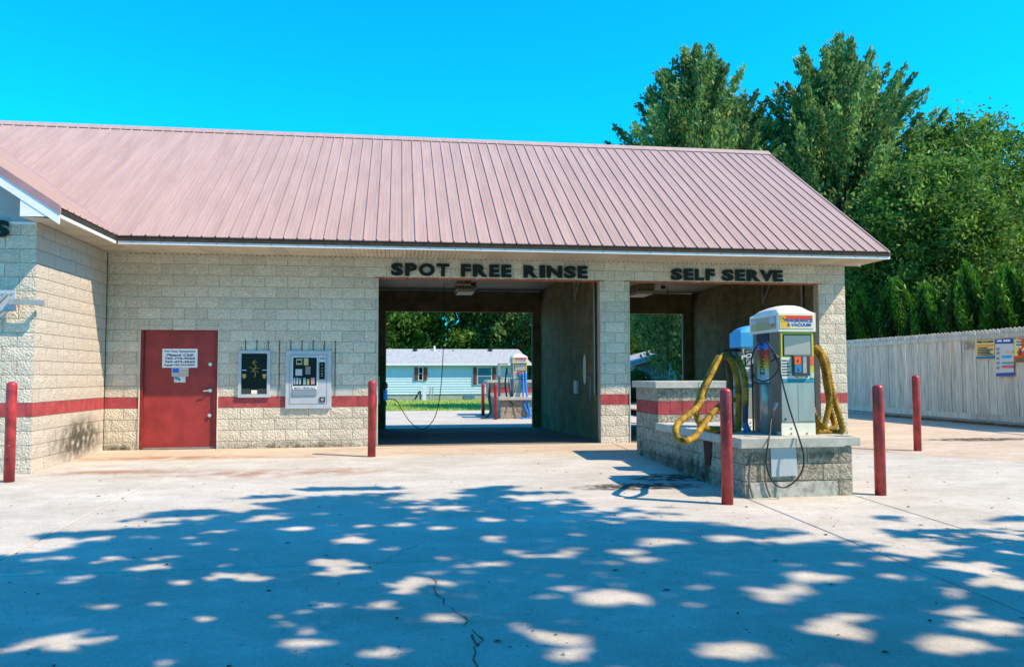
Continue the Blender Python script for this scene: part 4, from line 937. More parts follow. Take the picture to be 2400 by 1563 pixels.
    b = MB(); b.tube([(x0+W*.15, F-.018, zb+H*.125), (x0+W*.15, F-.026, zb+H*.125)], .012, 10); b.build('lock', M_BLACK, T)
    b = MB()
    for xx, zz in ((.30, .05), (.30, .012), (.72, .012)): b.box((x0+W*xx-.008, F-.018, zb+H*zz), (x0+W*xx+.008, F-.013, zb+H*zz+.014))
    b.build('screw', M_BLACK, T)
    # canopy sign
    sx0, sx1, sz0, sz1 = x0+W*.03, x0+W*.93, zc+H*.022, zb+H*.912
    if main:
        MB().box((sx0, y0-.006, sz0), (sx1, y0-.001, sz1)).build('sign_board', CREAM, T)
        hh = sz1-sz0
        MB().box((sx0+.012, y0-.008, sz0+hh*.62), (sx1-.012, y0-.0065, sz1-.01)).build('red_band', REDS, T)
        MB().add([(sx0+.012, y0-.0075, sz0+.012), (sx0+W*.30, y0-.0075, sz0+.012), (sx0+W*.22, y0-.0075, sz0+hh*.61), (sx0+.012, y0-.0075, sz0+hh*.61)], [(0, 1, 2, 3)]).build('yellow_patch', YEL, T)
        text_on('FRAGRANCE', 'lettering', BLUS, T, (sx0+W*.12, y0-.0085, sz0+hh*.47), UX, UZ, W*.76, hh*.24, bold=.04, depth=.001)
        text_on('& VACUUM', 'lettering', BLUS, T, (sx0+W*.19, y0-.0085, sz0+hh*.16), UX, UZ, W*.64, hh*.24, bold=.04, depth=.001)
        b = MB(); fx, fz = sx0+W*.09, sz0+hh*.72
        for k in range(10): a = k*math.pi/5; b.lathe((0, 0, 0), [(0.001, 0)], 3) if False else b.add([(fx, y0-.0095, fz), (fx+.034*math.cos(a-.25), y0-.0095, fz+.034*math.sin(a-.25)), (fx+.044*math.cos(a), y0-.0095, fz+.044*math.sin(a)), (fx+.034*math.cos(a+.25), y0-.0095, fz+.034*math.sin(a+.25))], [(0, 1, 2, 3)])
        b.build('flower_print', YEL, T)
        b = MB(); b.add([(fx+.013*math.cos(a), y0-.0105, fz+.013*math.sin(a)) for a in [k*math.pi/4 for k in range(8)]], [tuple(range(8))]); b.build('flower_centre', flat('flower_brown', (.18, .07, .01)), T)
        # left side of canopy: worn sign with peeled patches
        yA, yB = y0+.06, y1-.05; zA, zB = sz0, sz1-.01
        MB().box((x0-.005, yA, zA), (x0-.001, yB, zB)).build('side_sign', flat('worn_tan', (.44, .40, .32)), T)
        D_ = yB-yA
        for (u0, u1, v0, v1, c_) in ((.74, 1., .55, .85, (.50, .52, .60)), (.02, .25, .45, .95, (.50, .52, .60)), (.02, .22, .22, .42, (.60, .20, .07)), (.25, .80, .0, .62, (.42, .36, .20)), (.72, .92, .05, .45, (.55, .42, .10))):
            MB().add([(x0-.0065-.001*v0, yA+D_*u0, zA+(zB-zA)*v0), (x0-.0065-.001*v0, yA+D_*(u0+.04), zA+(zB-zA)*v1), (x0-.0065-.001*v0, yA+D_*(u1-.03), zA+(zB-zA)*v1), (x0-.0065-.001*v0, yA+D_*u1, zA+(zB-zA)*v0)], [(0, 1, 2, 3)]).build('peeled_patch', flat('patch_%02d%02d' % (int(u0*99), int(v0*99)), c_), T)
    # left side face: steel panel near the front, printed strip behind it, canister below
    ym = y0+ins+(y1-y0)*.36; ye = y1-ins; XL = x0+ins
    MB().box((XL-.010, ym, zb+H*.40), (XL-.001, ym+(ye-ym)*.72, zc-.004)).build('side_graphic', rainbow(), T)
    text_on('FRAGRANCE' if main else 'VACUUM', 'side_lettering', INK, T, (XL-.011, ym+(ye-ym)*.60, zb+H*.46), (0, 0, 1) if False else (0, -.0001, 1), (0, -1, 0), H*.26, (ye-ym)*.26, bold=.03, depth=-.001) if False else None
    word_ = 'FRAGRANCE' if main else 'VACUUM'
    me0, lo_, hi_, av = text_mesh(word_, .03, 0, 0); me = me0.copy(); Lw = H*.27; Hh = (ye-ym)*.30; c0 = Vector((XL-.0115, ym+(ye-ym)*.40, zb+H*.59))
    me.vertices.foreach_set('co', np.array([(0, -((v[1]-lo_[1])/(hi_[1]-lo_[1])-.5)*Hh, -((v[0]-lo_[0])/(hi_[0]-lo_[0])-.5)*Lw) for v in av]).ravel()); me.materials.clear(); me.update()
    link('side_lettering', me, INK, T, c0)
    b = MB().box((XL-.012, ym+.0, zb+H*.385), (XL-.001, ye, zb+H*.40)); b.build('side_ledge', flat('teal_dark', (.05, .12, .14)), T)
    cyx = XL-.02; b = MB(); cr_ = .075
    b.lathe((XL+.0, ym+.12, zb), [(cr_, 0), (cr_, H*.37), (cr_*.8, H*.385)], 18); b.build('canister', M_STEEL, T, smooth=True)
    MB().box((XL-.02, y0+ins+.01, zb), (XL-.001, y0+ins+.09, zb+.05)).build('foot_bracket', M_GALV, T)
    for yy_ in (ye-.03,): MB().tube([(XL-.03, yy_, zb), (XL-.03, yy_, zb+H*.55)], .012, 6).build('side_pipe', M_BLACK, T)
    return T
V1T = vac(9.955, 10.455, -5.86, -5.04, .565, 2.225, 'white domed fragrance and vacuum machine at the front of the island')
V2T = vac(10.08, 10.52, -4.47, -4.08, .565, 2.04, 'second vacuum machine with blue domed top, half hidden behind the front one', main=False, cap=mat('blue_dome', (.05, .34, .66), .35))
# plate reading PO between the machines
POT = empty('vacuum_side_sign', (9.85, -4.5, 1.3), 'small dark tilted sign reading PO between the two vacuums', 'sign')
q0, q1, q2, q3 = [atY(x, y, -4.6) for x, y in ((1736, 845), (1765, 838), (1766, 822), (1733, 831))]
MB().prism([q0, q1, q2, q3], (0, .012, 0)).build('plate', flat('sign_dark', (.03, .06, .07)), POT)
text_on('PO', 'lettering', flat('pale_lettering', (.55, .65, .68)), POT, q0+Vector((.012, -.003, .012)), (q1-q0), (0, 0, 1), (q1-q0).length*.85, .062, bold=.04)
MB().bar(q2+Vector((.0, .02, 0)), q2+Vector((.06, .25, -.02)), .02).bar(q1+Vector((0, .02, 0)), q1+Vector((.06, .25, 0)), .02).build('stem', M_GALV, POT)
# hoses --------------------------------------------------------------
def ribbed(pts, r, n=10, k=14):
    P = bezier(pts, k); out = []; acc = 0; res = []; 
    # resample evenly so that the ribs are even
    L = [0]
    for a, c in zip(P[:-1], P[1:]): L.append(L[-1]+(c-a).length)
    m = int(L[-1]/.022); j = 0
    for i in range(m+1):
        t = L[-1]*i/m
        while j < len(L)-2 and L[j+1] < t: j += 1
        res.append(P[j].lerp(P[j+1], (t-L[j])/max(1e-6, L[j+1]-L[j])))
    b = MB(); b.tube(res, [r*(1.13 if i % 2 else .88) for i in range(len(res))], n); return b
def hose(pix, r, m, parent, nm='hose'):
    pts = [atY(x, y, Y) for x, y, Y in pix]; return ribbed(pts, r).build(nm, m, parent, smooth=True)
# left hanger post with hooks
HP = MB().tube([(9.72, -4.95, .565), (9.72, -4.95, 1.66)], .022, 8).bar((9.60, -4.95, 1.66), (9.86, -4.95, 1.66), .03, .04).build('hose_hanger', M_BLACK, V1T)
hose([(1684, 836, -5.0), (1662, 880, -5.15), (1642, 925, -5.3), (1633, 965, -5.4), (1640, 993, -5.45), (1660, 1005, -5.4), (1700, 1008, -5.2), (1735, 1012, -4.9)], .040, M_YHOSE, V1T)
hose([(1690, 836, -5.05), (1672, 870, -5.2), (1650, 915, -5.35), (1638, 950, -5.5), (1600, 982, -5.85), (1584, 1003, -6.0), (1588, 1025, -6.1), (1606, 1033, -6.1), (1630, 1022, -5.9), (1648, 995, -5.7), (1672, 965, -5.5), (1698, 945, -5.35), (1720, 935, -5.25)], .038, M_YHOSE, V1T)
hose([(1690, 836, -5.0), (1702, 834, -5.05), (1716, 850, -5.1), (1727, 885, -5.15), (1731, 930, -5.15), (1730, 1005, -5.15)], .040, M_YHOSE, V1T)
hose([(1712, 842, -4.85), (1726, 838, -4.95), (1740, 862, -5.15), (1748, 905, -5.25), (1748, 950, -5.25)], .036, M_YHOSE, V1T)
MB().tube([atY(x, y, -5.25) for x, y in ((1748, 948), (1747, 990))], .034, 10).build('hose_cuff', mat('dark_blue_cuff', (.03, .05, .10), .5), V1T)
MB().tube([atY(x, y, -5.25) for x, y in ((1747, 988), (1749, 1000), (1752, 1012))], [.03, .04, .055], 10).build('nozzle', mat('blue_nozzle', (.03, .14, .32), .5), V1T)
# right side hoses
hose([(1903, 823, -5.5), (1914, 818, -5.6), (1928, 838, -5.65), (1938, 880, -5.7), (1944, 930, -5.7), (1938, 975, -5.7), (1928, 1002, -5.7), (1912, 985, -5.6), (1902, 950, -5.5)], .038, M_YHOSE, V1T)
hose([(1904, 818, -5.3), (1920, 818, -5.4), (1936, 845, -5.5), (1945, 890, -5.55), (1957, 940, -5.6), (1970, 985, -5.65), (1974, 1008, -5.65), (1960, 1014, -5.6), (1935, 1012, -5.6), (1905, 1010, -5.6)], .040, M_YHOSE, V1T)
hose([(1694, 838, -4.9), (1704, 840, -4.95), (1708, 880, -5.0), (1708, 940, -5.0), (1706, 1006, -5.0)], .036, mat('brown_hose', (.10, .065, .03), .6, noise=.4, nscale=10), V1T)
hose([(1903, 985, -5.2), (1915, 1003, -5.3), (1940, 1016, -5.35), (1962, 1016, -5.45)], .042, mat('brown_hose', (.10, .065, .03), .6), V1T)
hose([(1904, 826, -5.2), (1916, 826, -5.3), (1930, 860, -5.35), (1938, 910, -5.4), (1948, 965, -5.45), (1956, 1000, -5.5), (1930, 1004, -5.5), (1908, 975, -5.4)], .038, M_YHOSE, V1T)
# thin black air / fragrance hoses
def thin(pix, r, nm='thin_hose', m=M_BLACK): MB().tube(bezier([atY(x, y, Y) for x, y, Y in pix], 10), r, 8).build(nm, m, V1T, smooth=True)
thin([(1812, 826, -5.93), (1800, 806, -5.9), (1785, 802, -5.8), (1768, 820, -5.7), (1761, 850, -5.65), (1767, 880, -5.68), (1785, 893, -5.8), (1805, 888, -5.9), (1822, 870, -5.93), (1828, 850, -5.93), (1818, 838, -5.93)], .010)
thin([(1800, 806, -5.93), (1818, 832, -5.97), (1828, 870, -6.0), (1840, 920, -6.05), (1856, 975, -6.1), (1874, 1030, -6.22), (1884, 1070, -6.25), (1879, 1105, -6.25), (1860, 1130, -6.25), (1838, 1142, -6.25), (1815, 1133, -6.25), (1800, 1105, -6.25), (1795, 1075, -6.25), (1800, 1040, -6.22), (1805, 1010, -6.1), (1807, 985, -6.0), (1815, 960, -5.93)], .010)
MB().tube([atY(x, y, -5.96) for x, y in ((1812, 962), (1820, 944))], [.018, .028], 8).build('air_chuck', mat('blue_grey_chuck', (.12, .18, .24), .4), V1T)
MB().tube([atY(x, y, -5.94) for x, y in ((1814, 830), (1822, 838), (1828, 858))], [.022, .03, .018], 8).tube([atY(x, y, -5.94) for x, y in ((1818, 840), (1806, 847))], .008, 6).build('spray_nozzle', M_BLACK, V1T)
# hanger on the right side
MB().bar((10.43, -5.5, 1.60), (10.56, -5.5, 1.60), .03).tube([(10.50, -5.45, .565), (10.50, -5.45, 1.6)], .012, 6).build('hose_hanger', M_BLACK, V1T)

# ================================================================== REAR ISLAND WITH VACUUM
RI = empty('rear_vacuum_island', (9.9, 14.8, -.27), 'low block vacuum island behind the building, seen through the left bay', 'island')
rcore = MB().box((8.95, 13.62, -.4), (10.7, 16.9, .42)).build('island_core', M_MORTAR, RI)
wall_cells(rcore, (8.94, 13.61, 0), 0, 0, 1.77, [-.27, -.02, .2, .42], [], M_ISLB, stripe=None)
wall_cells(rcore, (8.94, 16.9, 0), -math.pi/2, 0, 3.29, [-.27, -.02, .2, .42], [], M_ISLB, stripe=None)
ucore = MB().box((8.80, 16.0, .42), (10.6, 17.2, 1.02)).build('upper_core', M_MORTAR, RI)
wall_cells(ucore, (8.79, 15.99, 0), 0, 0, 1.8, [.44, .64, .84, 1.02], [], M_ISLB, stripe=(.64, .84))
flush_cells(60)
MB().box((8.87, 13.5, .425), (10.8, 16.0, .53)).build('coping_stone', M_COPE, RI); MB().box((8.72, 15.9, 1.03), (10.7, 17.3, 1.13)).build('coping_stone', M_COPE, RI)
RV = vac(9.42, 9.98, 13.8, 14.6, .53, 2.12, 'white topped vacuum machine on the rear island, seen through the left bay', True, 'coin vacuum machines')
def rh(pix, r, m): MB().tube(bezier([atY(x, y, Y) for x, y, Y in pix], 6), r, 6).build('hose', m, RV, smooth=True)
MBL = mat('bright_blue_hose', (.02, .22, .70), .4)
rh([(1226, 876, 13.9), (1232, 873, 13.8), (1232, 900, 13.7), (1236, 935, 13.6), (1243, 975, 13.5)], .04, MBL)
rh([(1222, 880, 13.9), (1226, 874, 13.8), (1226, 905, 13.7), (1228, 945, 13.6), (1240, 978, 13.5), (1220, 980, 13.5)], .04, MBL)
rh([(1190, 870, 13.75), (1192, 900, 13.7), (1196, 930, 13.65), (1200, 945, 13.6), (1225, 975, 13.5)], .014, M_BLACK)
rh([(1210, 900, 13.75), (1202, 930, 13.7), (1195, 930, 13.6), (1197, 955, 13.5)], .014, M_BLACK)
rh([(1188, 862, 14.1), (1184, 900, 14.1), (1188, 930, 14.0)], .035, mat('dark_hose', (.05, .05, .045), .6))
PH = MB().box((9.02, 14.9, .53), (9.10, 15.0, 1.78)).bar((9.0, 14.95, 1.75), (9.4, 14.95, 1.75), .06).build('hose_post', M_GALV, RV)
MB().tube(bezier([atY(x, y, 13.45) for x, y in ((1150, 898), (1146, 930), (1150, 960), (1143, 976), (1130, 978))], 5), .045, 7).build('coil_hose', mat('dark_hose', (.05, .05, .045), .6), RV, smooth=True)

# ================================================================== FENCE WITH KERB AND POSTERS
FX = 20.6
KB = MB().box((FX-.14, -6, -.12), (FX+.3, 30, .10)); KB.build('kerb', mat('kerb_concrete', (.30, .30, .28), .9, noise=.15, nscale=4), None, kind='structure')
FE = empty('board_fence', (FX, 10, .1), 'tall weathered whitewashed board fence along the right side of the lot', 'fence')
bm_ = []
for v in range(5):
    r = random.Random(v); b = MB(); h = 2.24; w2 = .066
    b.add([(0, -w2, 0), (0, w2, 0), (0, w2, h-.02*r.random()), (0, r.uniform(-.02, .02), h+.02), (0, -w2, h-.03*r.random())], [(4, 3, 2, 1, 0)])
    b.v += [(.02, q[1], q[2]) for q in b.v[:5]]; b.f += [(0, 1, 6, 5), (1, 2, 7, 6), (2, 3, 8, 7), (3, 4, 9, 8), (4, 0, 5, 9), (5, 6, 7, 8, 9)]
    me = bpy.data.meshes.new('board'); me.from_pydata(b.v, [], b.f); me.materials.append(M_WOOD); me.update(); bm_.append(me)
y = .6
while y < 29:
    o = link('board', bm_[rnd.randrange(5)], None, FE, (FX+rnd.uniform(-.006, .008), y, .245+rnd.uniform(-.006, .006))); o.rotation_euler = (rnd.uniform(-.003, .003), 0, rnd.uniform(-.03, .03)); y += .1395+rnd.uniform(0, .008)
y = -3.; 
while y < 30:
    MB().box((FX-.045, y+.004, 2.25), (FX-.004, y+2.44, 2.37)).build('top_rail', M_WOOD, FE); MB().box((FX-.03, y+.004, .11), (FX-.006, y+2.44, .27)).build('kick_board', M_WOOD, FE); y += 2.448
for y in (.5, 2.95, 5.4, 7.85, 10.3, 12.75): MB().box((FX+.03, y-.05, 0), (FX+.12, y+.05, 2.4)).build('post', M_WOOD, FE)
MB().box((FX-.05, .0, 2.2), (FX-.046, .05, 2.5)).build('joint_strap', M_WOOD, FE)
UYF = (0, -1, 0)   # on the fence, right in the picture is -Y
def fence_quad(T, pix, m, nm, d=.05, thick=.004):
    P = [atX(x, y, FX-d) for x, y in pix]; MB().prism(P[::-1], (thick, 0, 0)).build(nm, m, T)
def S5(x, y): return (1980+x/4.079, 700+y/4.079)
def poster(lab, cat, quads):
    T = empty('poster', atX(*S5(*quads[0][0][0]), FX-.05), lab, cat)
    for i, (pix, m, nm) in enumerate(quads): fence_quad(T, [S5(*p) for p in pix], m, nm, d=.05+.0025*i, thick=.002)
    return T
def rc(x0, y0, x1, y1, sl=-.05): return [(x0, y0), (x1, y0+(x1-x0)*sl), (x1, y1+(x1-x0)*sl*.3), (x0, y1)]
CY = flat('poster_yellow', (.78, .62, .22)); OR = flat('poster_orange', (.80, .33, .06)); TB = flat('poster_teal', (.03, .18, .33)); NV = flat('poster_navy', (.03, .08, .30)); PW = flat('poster_grey', (.58, .60, .58))
qs = [(rc(1250, 402, 1430, 578), CY, 'sheet'), (rc(1258, 440, 1424, 462), OR, 'orange_band'), (rc(1252, 552, 1430, 576), TB, 'blue_band')]
qs += [(rc(1262, 408, 1310, 424), INK, 'printed_word'), (rc(1318, 406, 1345, 420), INK, 'printed_word'), (rc(1352, 405, 1418, 419), INK, 'printed_word')]
for k in range(5): qs.append((rc(1264, 470+16*k, 1264+rnd.choice((100, 140, 150, 120)), 477+16*k), INK, 'printed_line'))
poster('yellow instruction poster with orange band on the fence, leftmost of three', 'poster', qs)
qs = [(rc(1437, 386, 1615, 745), PW, 'sheet'), (rc(1437, 388, 1612, 432), NV, 'blue_header'), (rc(1455, 396, 1500, 412), PAPER, 'printed_word'), (rc(1515, 394, 1580, 410), PAPER, 'printed_word'), (rc(1500, 545, 1590, 568), flat('poster_sky', (.05, .36, .70)), 'blue_stripe'), (rc(1500, 608, 1612, 624), flat('poster_green', (.10, .33, .28)), 'green_stripe'), (rc(1500, 640, 1610, 662), flat('poster_pink', (.70, .10, .18)), 'pink_stripe'), (rc(1530, 505, 1610, 520), flat('poster_peach', (.72, .45, .30)), 'peach_stripe'), (rc(1445, 712, 1612, 742), NV, 'blue_footer')]
for k, yy_ in enumerate((470, 510, 560, 605, 650)): qs.append((rc(1448, yy_, 1470, yy_+22), flat('poster_mark', (.25, .28, .30)), 'printed_mark'))
poster('tall grey price poster with blue header and coloured stripes, middle of three', 'poster', qs)
qs = [(rc(1618, 385, 1790, 608), OR if False else flat('poster_red', (.72, .09, .02)), 'sheet'), (rc(1618, 387, 1660, 545), flat('poster_lemon', (.78, .70, .15)), 'yellow_border'), (rc(1632, 395, 1690, 470), flat('poster_cream', (.70, .66, .50)), 'cream_patch'), (rc(1632, 570, 1790, 606), flat('poster_olive', (.15, .12, .05)), 'dark_band')]
for k in range(6): qs.append((rc(1640+18*(k % 3), 405+28*(k//3), 1650+18*(k % 3), 420+28*(k//3)), INK, 'printed_mark'))
qs += [([(1648, 500), (1672, 495), (1680, 512), (1662, 545), (1650, 530)], flat('poster_brown', (.25, .10, .06)), 'printed_shape'), ([(1690, 490), (1740, 440), (1745, 450), (1700, 505)], PAPER, 'printed_shape')]
poster('red and yellow poster at the right edge of the fence', 'poster', qs)
T = empty('faded_notice', atX(*S5(1190, 450), FX-.04), 'faded brown stencilled letters on the fence left of the posters', 'notice')
FB = flat('faded_brown', (.33, .27, .15))
for ch, xx in (('D', 1143), ('V', 1192)):
    a = atX(*S5(xx, 490), FX-.05); b_ = atX(*S5(xx+40, 410), FX-.05)
    text_on(ch, 'letter', FB, T, a, (0, -1, 0), (0, 0, 1), a.y-b_.y, b_.z-a.z, bold=.05)
# leaf litter along the kerb
n = 1500; b = MB()
for k in range(n):
    yy_ = 1.2+rnd.random()*7; xx = FX-.16-abs(rnd.gauss(0, .10)); zz = .012+rnd.random()*.05; s = rnd.uniform(.02, .05); a = rnd.uniform(0, 6.3)
    b.add([(xx-s*math.cos(a), yy_-s*math.sin(a), zz), (xx+s*.6*math.sin(a), yy_-s*.6*math.cos(a), zz+.02), (xx+s*math.cos(a), yy_+s*math.sin(a), zz+.01)], [(0, 1, 2)])
b.build('leaf_litter', M_LITTER, None, kind='stuff')

# ================================================================== HEDGE TREES
hl = ['arborvitae behind the fence, nearest the camera at the right edge', 'second arborvitae from the right edge behind the fence', 'third arborvitae from the right edge behind the fence', 'fourth arborvitae from the right edge, middle of the row', 'fifth arborvitae from the right edge behind the fence', 'sixth arborvitae from the right edge behind the fence', 'seventh arborvitae from the right edge, near the building', 'eighth arborvitae, partly behind the corner of the building', 'farthest arborvitae of the row, mostly hidden by the building']
for i, y in enumerate((3.6, 5.3, 7.0, 8.8, 10.6, 12.5, 14.5, 16.6, 18.8)):
    h = (4.5, 4.25, 4.5, 4.1, 4.55, 4.2, 4.35, 4.1, 4.4)[i]; x = 22.5+rnd.uniform(-.2, .2)
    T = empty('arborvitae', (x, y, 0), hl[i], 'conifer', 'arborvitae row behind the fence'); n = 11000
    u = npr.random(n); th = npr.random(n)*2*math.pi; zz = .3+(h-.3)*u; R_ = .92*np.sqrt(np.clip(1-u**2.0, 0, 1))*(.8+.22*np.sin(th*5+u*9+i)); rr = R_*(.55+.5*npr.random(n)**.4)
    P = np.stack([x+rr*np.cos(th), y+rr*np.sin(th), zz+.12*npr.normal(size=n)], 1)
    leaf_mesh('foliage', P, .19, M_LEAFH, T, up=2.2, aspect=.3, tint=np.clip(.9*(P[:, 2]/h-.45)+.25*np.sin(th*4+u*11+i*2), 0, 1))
    MB().tube([(x, y, 0), (x, y, h*.8)], [.08, .02], 6).build('trunk', M_BARK, T)

# ================================================================== TREES
tree('maple_tree', 19.3, 20.5, 0, 16.5, 4.35, 'tall upright maple behind the roof, left of the two', group='trees beyond the building', nl=90000, leaf=.23, nb=400, trunk_r=.3, cb=.28)
tree('maple_tree', 25.6, 19.0, 0, 16.8, 4.6, 'tallest maple with open branches behind the roof end', group='trees beyond the building', nl=78000, leaf=.23, nb=340, trunk_r=.3, cb=.34)
tree('leafy_tree', 29.9, 16.5, 0, 12.4, 4.9, 'broad rounded tree behind the fence at the right edge', group='trees beyond the building', nl=70000, leaf=.19, nb=420, lm=M_LEAF3, style='round', trunk_r=.25, cb=.12)
tree('leafy_tree', 26.0, 13.5, 0, 9.8, 3.3, 'shorter bushy tree behind the fence beside the roof end', group='trees beyond the building', nl=52000, leaf=.19, nb=300, lm=M_LEAF3, style='round', trunk_r=.2, cb=.10)
tree('leafy_tree', 28.5, 23.5, 0, 11.2, 5.2, 'dark full tree filling the gap behind the tallest maple', group='trees beyond the building', nl=60000, leaf=.2, nb=380, lm=M_LEAF2, style='round', trunk_r=.25, cb=.10)
tree('leafy_tree', 35.0, 17.0, 0, 11.3, 4.6, 'bright leafy tree at the far right edge behind the rounded one', group='trees beyond the building', nl=50000, leaf=.2, nb=330, lm=M_LEAF3, style='round', trunk_r=.25, cb=.12)
tree('leafy_tree', 22.6, 27.0, 0, 9.5, 4.6, 'low dark tree behind the two tall maples', group='trees beyond the building', nl=42000, leaf=.22, nb=280, lm=M_LEAF2, style='round', trunk_r=.25, cb=.12)
for i, (x, y, h, r, lab) in enumerate([(3.5, 52, 11, 5.5, 'grey green tree behind the mobile home, leftmost seen through the left bay'), (9.5, 54, 12, 6, 'yellow green tree behind the mobile home, middle of the left bay view'), (15.5, 53, 12, 5.5, 'leafy tree behind the mobile home, right of its roof vent'), (19.5, 44, 11, 4.2, 'dark shady tree beside the end of the mobile home'), (25.5, 50, 12, 5.5, 'tree seen through the right bay above the teal house'), (32, 46, 12, 6, 'far tree seen at the right of the right bay'), (-3, 50, 11, 5.5, 'background tree hidden mostly by the block wall')]):
    tree('background_tree', x, y, -.2, h, r, lab, group='trees behind the mobile homes', nl=36000, leaf=.40, nb=230, lm=(M_LEAF3, M_LEAF3, M_LEAF1, M_LEAF2, M_LEAF3, M_LEAF2, M_LEAF1)[i], style='round', trunk_r=.25, cb=.08)

for i, (x, y, h, r, lab) in enumerate([(28.0, 1.2, 9.0, 3.4, 'unseen tree right of the picture, added to shade the hedge'), (28.6, 6.0, 9.5, 3.2, 'second unseen tree right of the picture, added to shade the hedge')]):
    tree('leafy_tree', x, y, 0, h, r, lab, group='unseen trees added to shade the hedge', nl=26000, leaf=.26, nb=180, lm=M_LEAF2, style='round', trunk_r=.2, cb=.12)  # out-of-frame trees added so that their shadow darkens the lower hedge
# ================================================================== MOBILE HOMES
HY = 36.0
def H_(x, y, Y=HY): return atY(x, y, Y)
MH = empty('mobile_home', H_(1050, 937), 'pale blue mobile home with grey shingle roof behind the lawn', 'house')
zb_, zs_, ze_ = H_(1050, 937).z, H_(1050, 923).z, H_(1050, 852).z; xr_ = H_(1235, 870).x; xl0 = -6
MB().box((xl0, HY+.05, -.4), (xr_-.05, HY+4.4, zs_)).build('skirting', mat('grey_skirting', (.34, .36, .34), .8, noise=.1, nscale=3), MH)
SB = MB().box((xl0, HY+.04, zs_), (xr_, HY+4.4, ze_)).build('wall', M_VINYL, MH)
z = zs_
while z < ze_-.02:
    z2 = min(z+.16, ze_); b = MB(); b.add([(xl0, HY, z), (xr_, HY, z), (xr_, HY+.035, z2), (xl0, HY+.035, z2), (xl0, HY+.04, z), (xr_, HY+.04, z)], [(0, 1, 2, 3), (4, 5, 1, 0)]); b.build('siding_board', M_VINYL, SB); z = z2
rzr = H_(1000, 818, HY+2.2).z; xrr = H_(1212, 818, HY+2.2).x
b = MB(); e = .28; b.add([(xl0, HY-e, ze_-.03), (xr_+.3, HY-e, ze_-.03), (xrr+.1, HY+2.2, rzr), (xl0, HY+2.2, rzr), (xl0, HY+4.8, ze_-.03), (xr_+.3, HY+4.8, ze_-.03)], [(0, 1, 2, 3), (3, 2, 5, 4), (1, 5, 2), (0, 4, 5, 1)])
RF = b.build('roof', M_SHING, MH); fixn(RF)
MB().box((xl0, HY-e-.03, ze_-.12), (xr_+.3, HY-e, ze_-.01)).build('gutter', M_WHITE, MH)
for px_, py_, hh, rr, mm in ((1018, 818, .42, .07, M_WHITE), (1018+11, 826, .25, .04, M_BLACK), (971, 840, .25, .06, M_BLACK), (1062, 826, .3, .07, M_BLACK), (973, 820, .18, .14, M_BLACK), (1149, 820, .18, .14, M_BLACK)):
    yy_ = HY+1.9 if py_ < 830 else HY+.9; p = atY(px_, py_, yy_); MB().tube([(p.x, yy_, p.z-.25), (p.x, yy_, p.z+hh*.5)], rr, 8).build('roof_vent', mm, RF)
def win(x0, y0, x1, y1, wide=False, glass=None):
    a, c = H_(x0, y1), H_(x1, y0); gl = glass or M_GLASS
    F = MB().box((a.x-.05, HY-.04, a.z-.05), (c.x+.05, HY-.005, c.z+.05)).build('window', M_WHITE, MH)
    MB().box((a.x, HY-.05, a.z), (c.x, HY-.041, (a.z+c.z)/2-.02)).build('pane', gl, F); MB().box((a.x, HY-.05, (a.z+c.z)/2+.02), (c.x, HY-.041, c.z)).build('pane', gl, F)
def shutter(x0, y0, x1, y1):
    a, c = H_(x0, y1), H_(x1, y0); b = MB().box((a.x, HY-.06, a.z), (c.x, HY-.012, c.z)); n = 9
    for k in range(n): z = a.z+.06+(c.z-a.z-.12)*k/n; b.box((a.x+.05, HY-.075, z), (c.x-.05, HY-.061, z+(c.z-a.z)/n*.5))
    b.build('shutter', M_SHUT, MH)
win(982, 861, 990, 890); shutter(971, 861, 980, 891); shutter(992.5, 861, 1001, 891)
win(1120, 862, 1151, 900, glass=mat('blue_glass', (.03, .12, .20), .1, spec=.7)); shutter(1109, 861, 1117, 901); shutter(1154, 861, 1162, 901)
MB().box((H_(1166, 900).x, HY-.03, zs_), (H_(1180, 900).x, HY-.003, H_(1170, 880).z)).build('side_door', mat('grey_green_door', (.30, .31, .24), .6), MH)
MB().box((H_(1088, 930).x, HY-.01, zb_), (H_(1112, 930).x, HY+.03, zs_-.02)).build('skirting_hatch', mat('blue_hatch', (.08, .18, .26), .7), MH)
UM = empty('utility_pedestal', H_(994, 937, 34.5), 'pale utility meter cabinet and posts on the lawn before the mobile home', 'utility box')
a, c = H_(990, 938, 34.5), H_(999, 904, 34.5); MB().box((a.x, 34.4, a.z), (c.x, 34.65, c.z)).build('cabinet', mat('pale_cabinet', (.60, .68, .74), .5), UM)
for px_, w_ in ((980, .04), (985, .05), (1008, .05), (1014, .04)): p = H_(px_, 937, 34.5); q = H_(px_+(1 if px_ > 1000 else 0), 906 if px_ > 1000 else 916, 34.5); MB().tube([p, q], w_, 6).build('post', M_GALV if px_ != 985 else M_BLACK, UM)
p, q = H_(972, 936, 34.5), H_(984, 916, 34.5); MB().tube([p, q], .05, 6).build('brace', M_BLACK, UM)
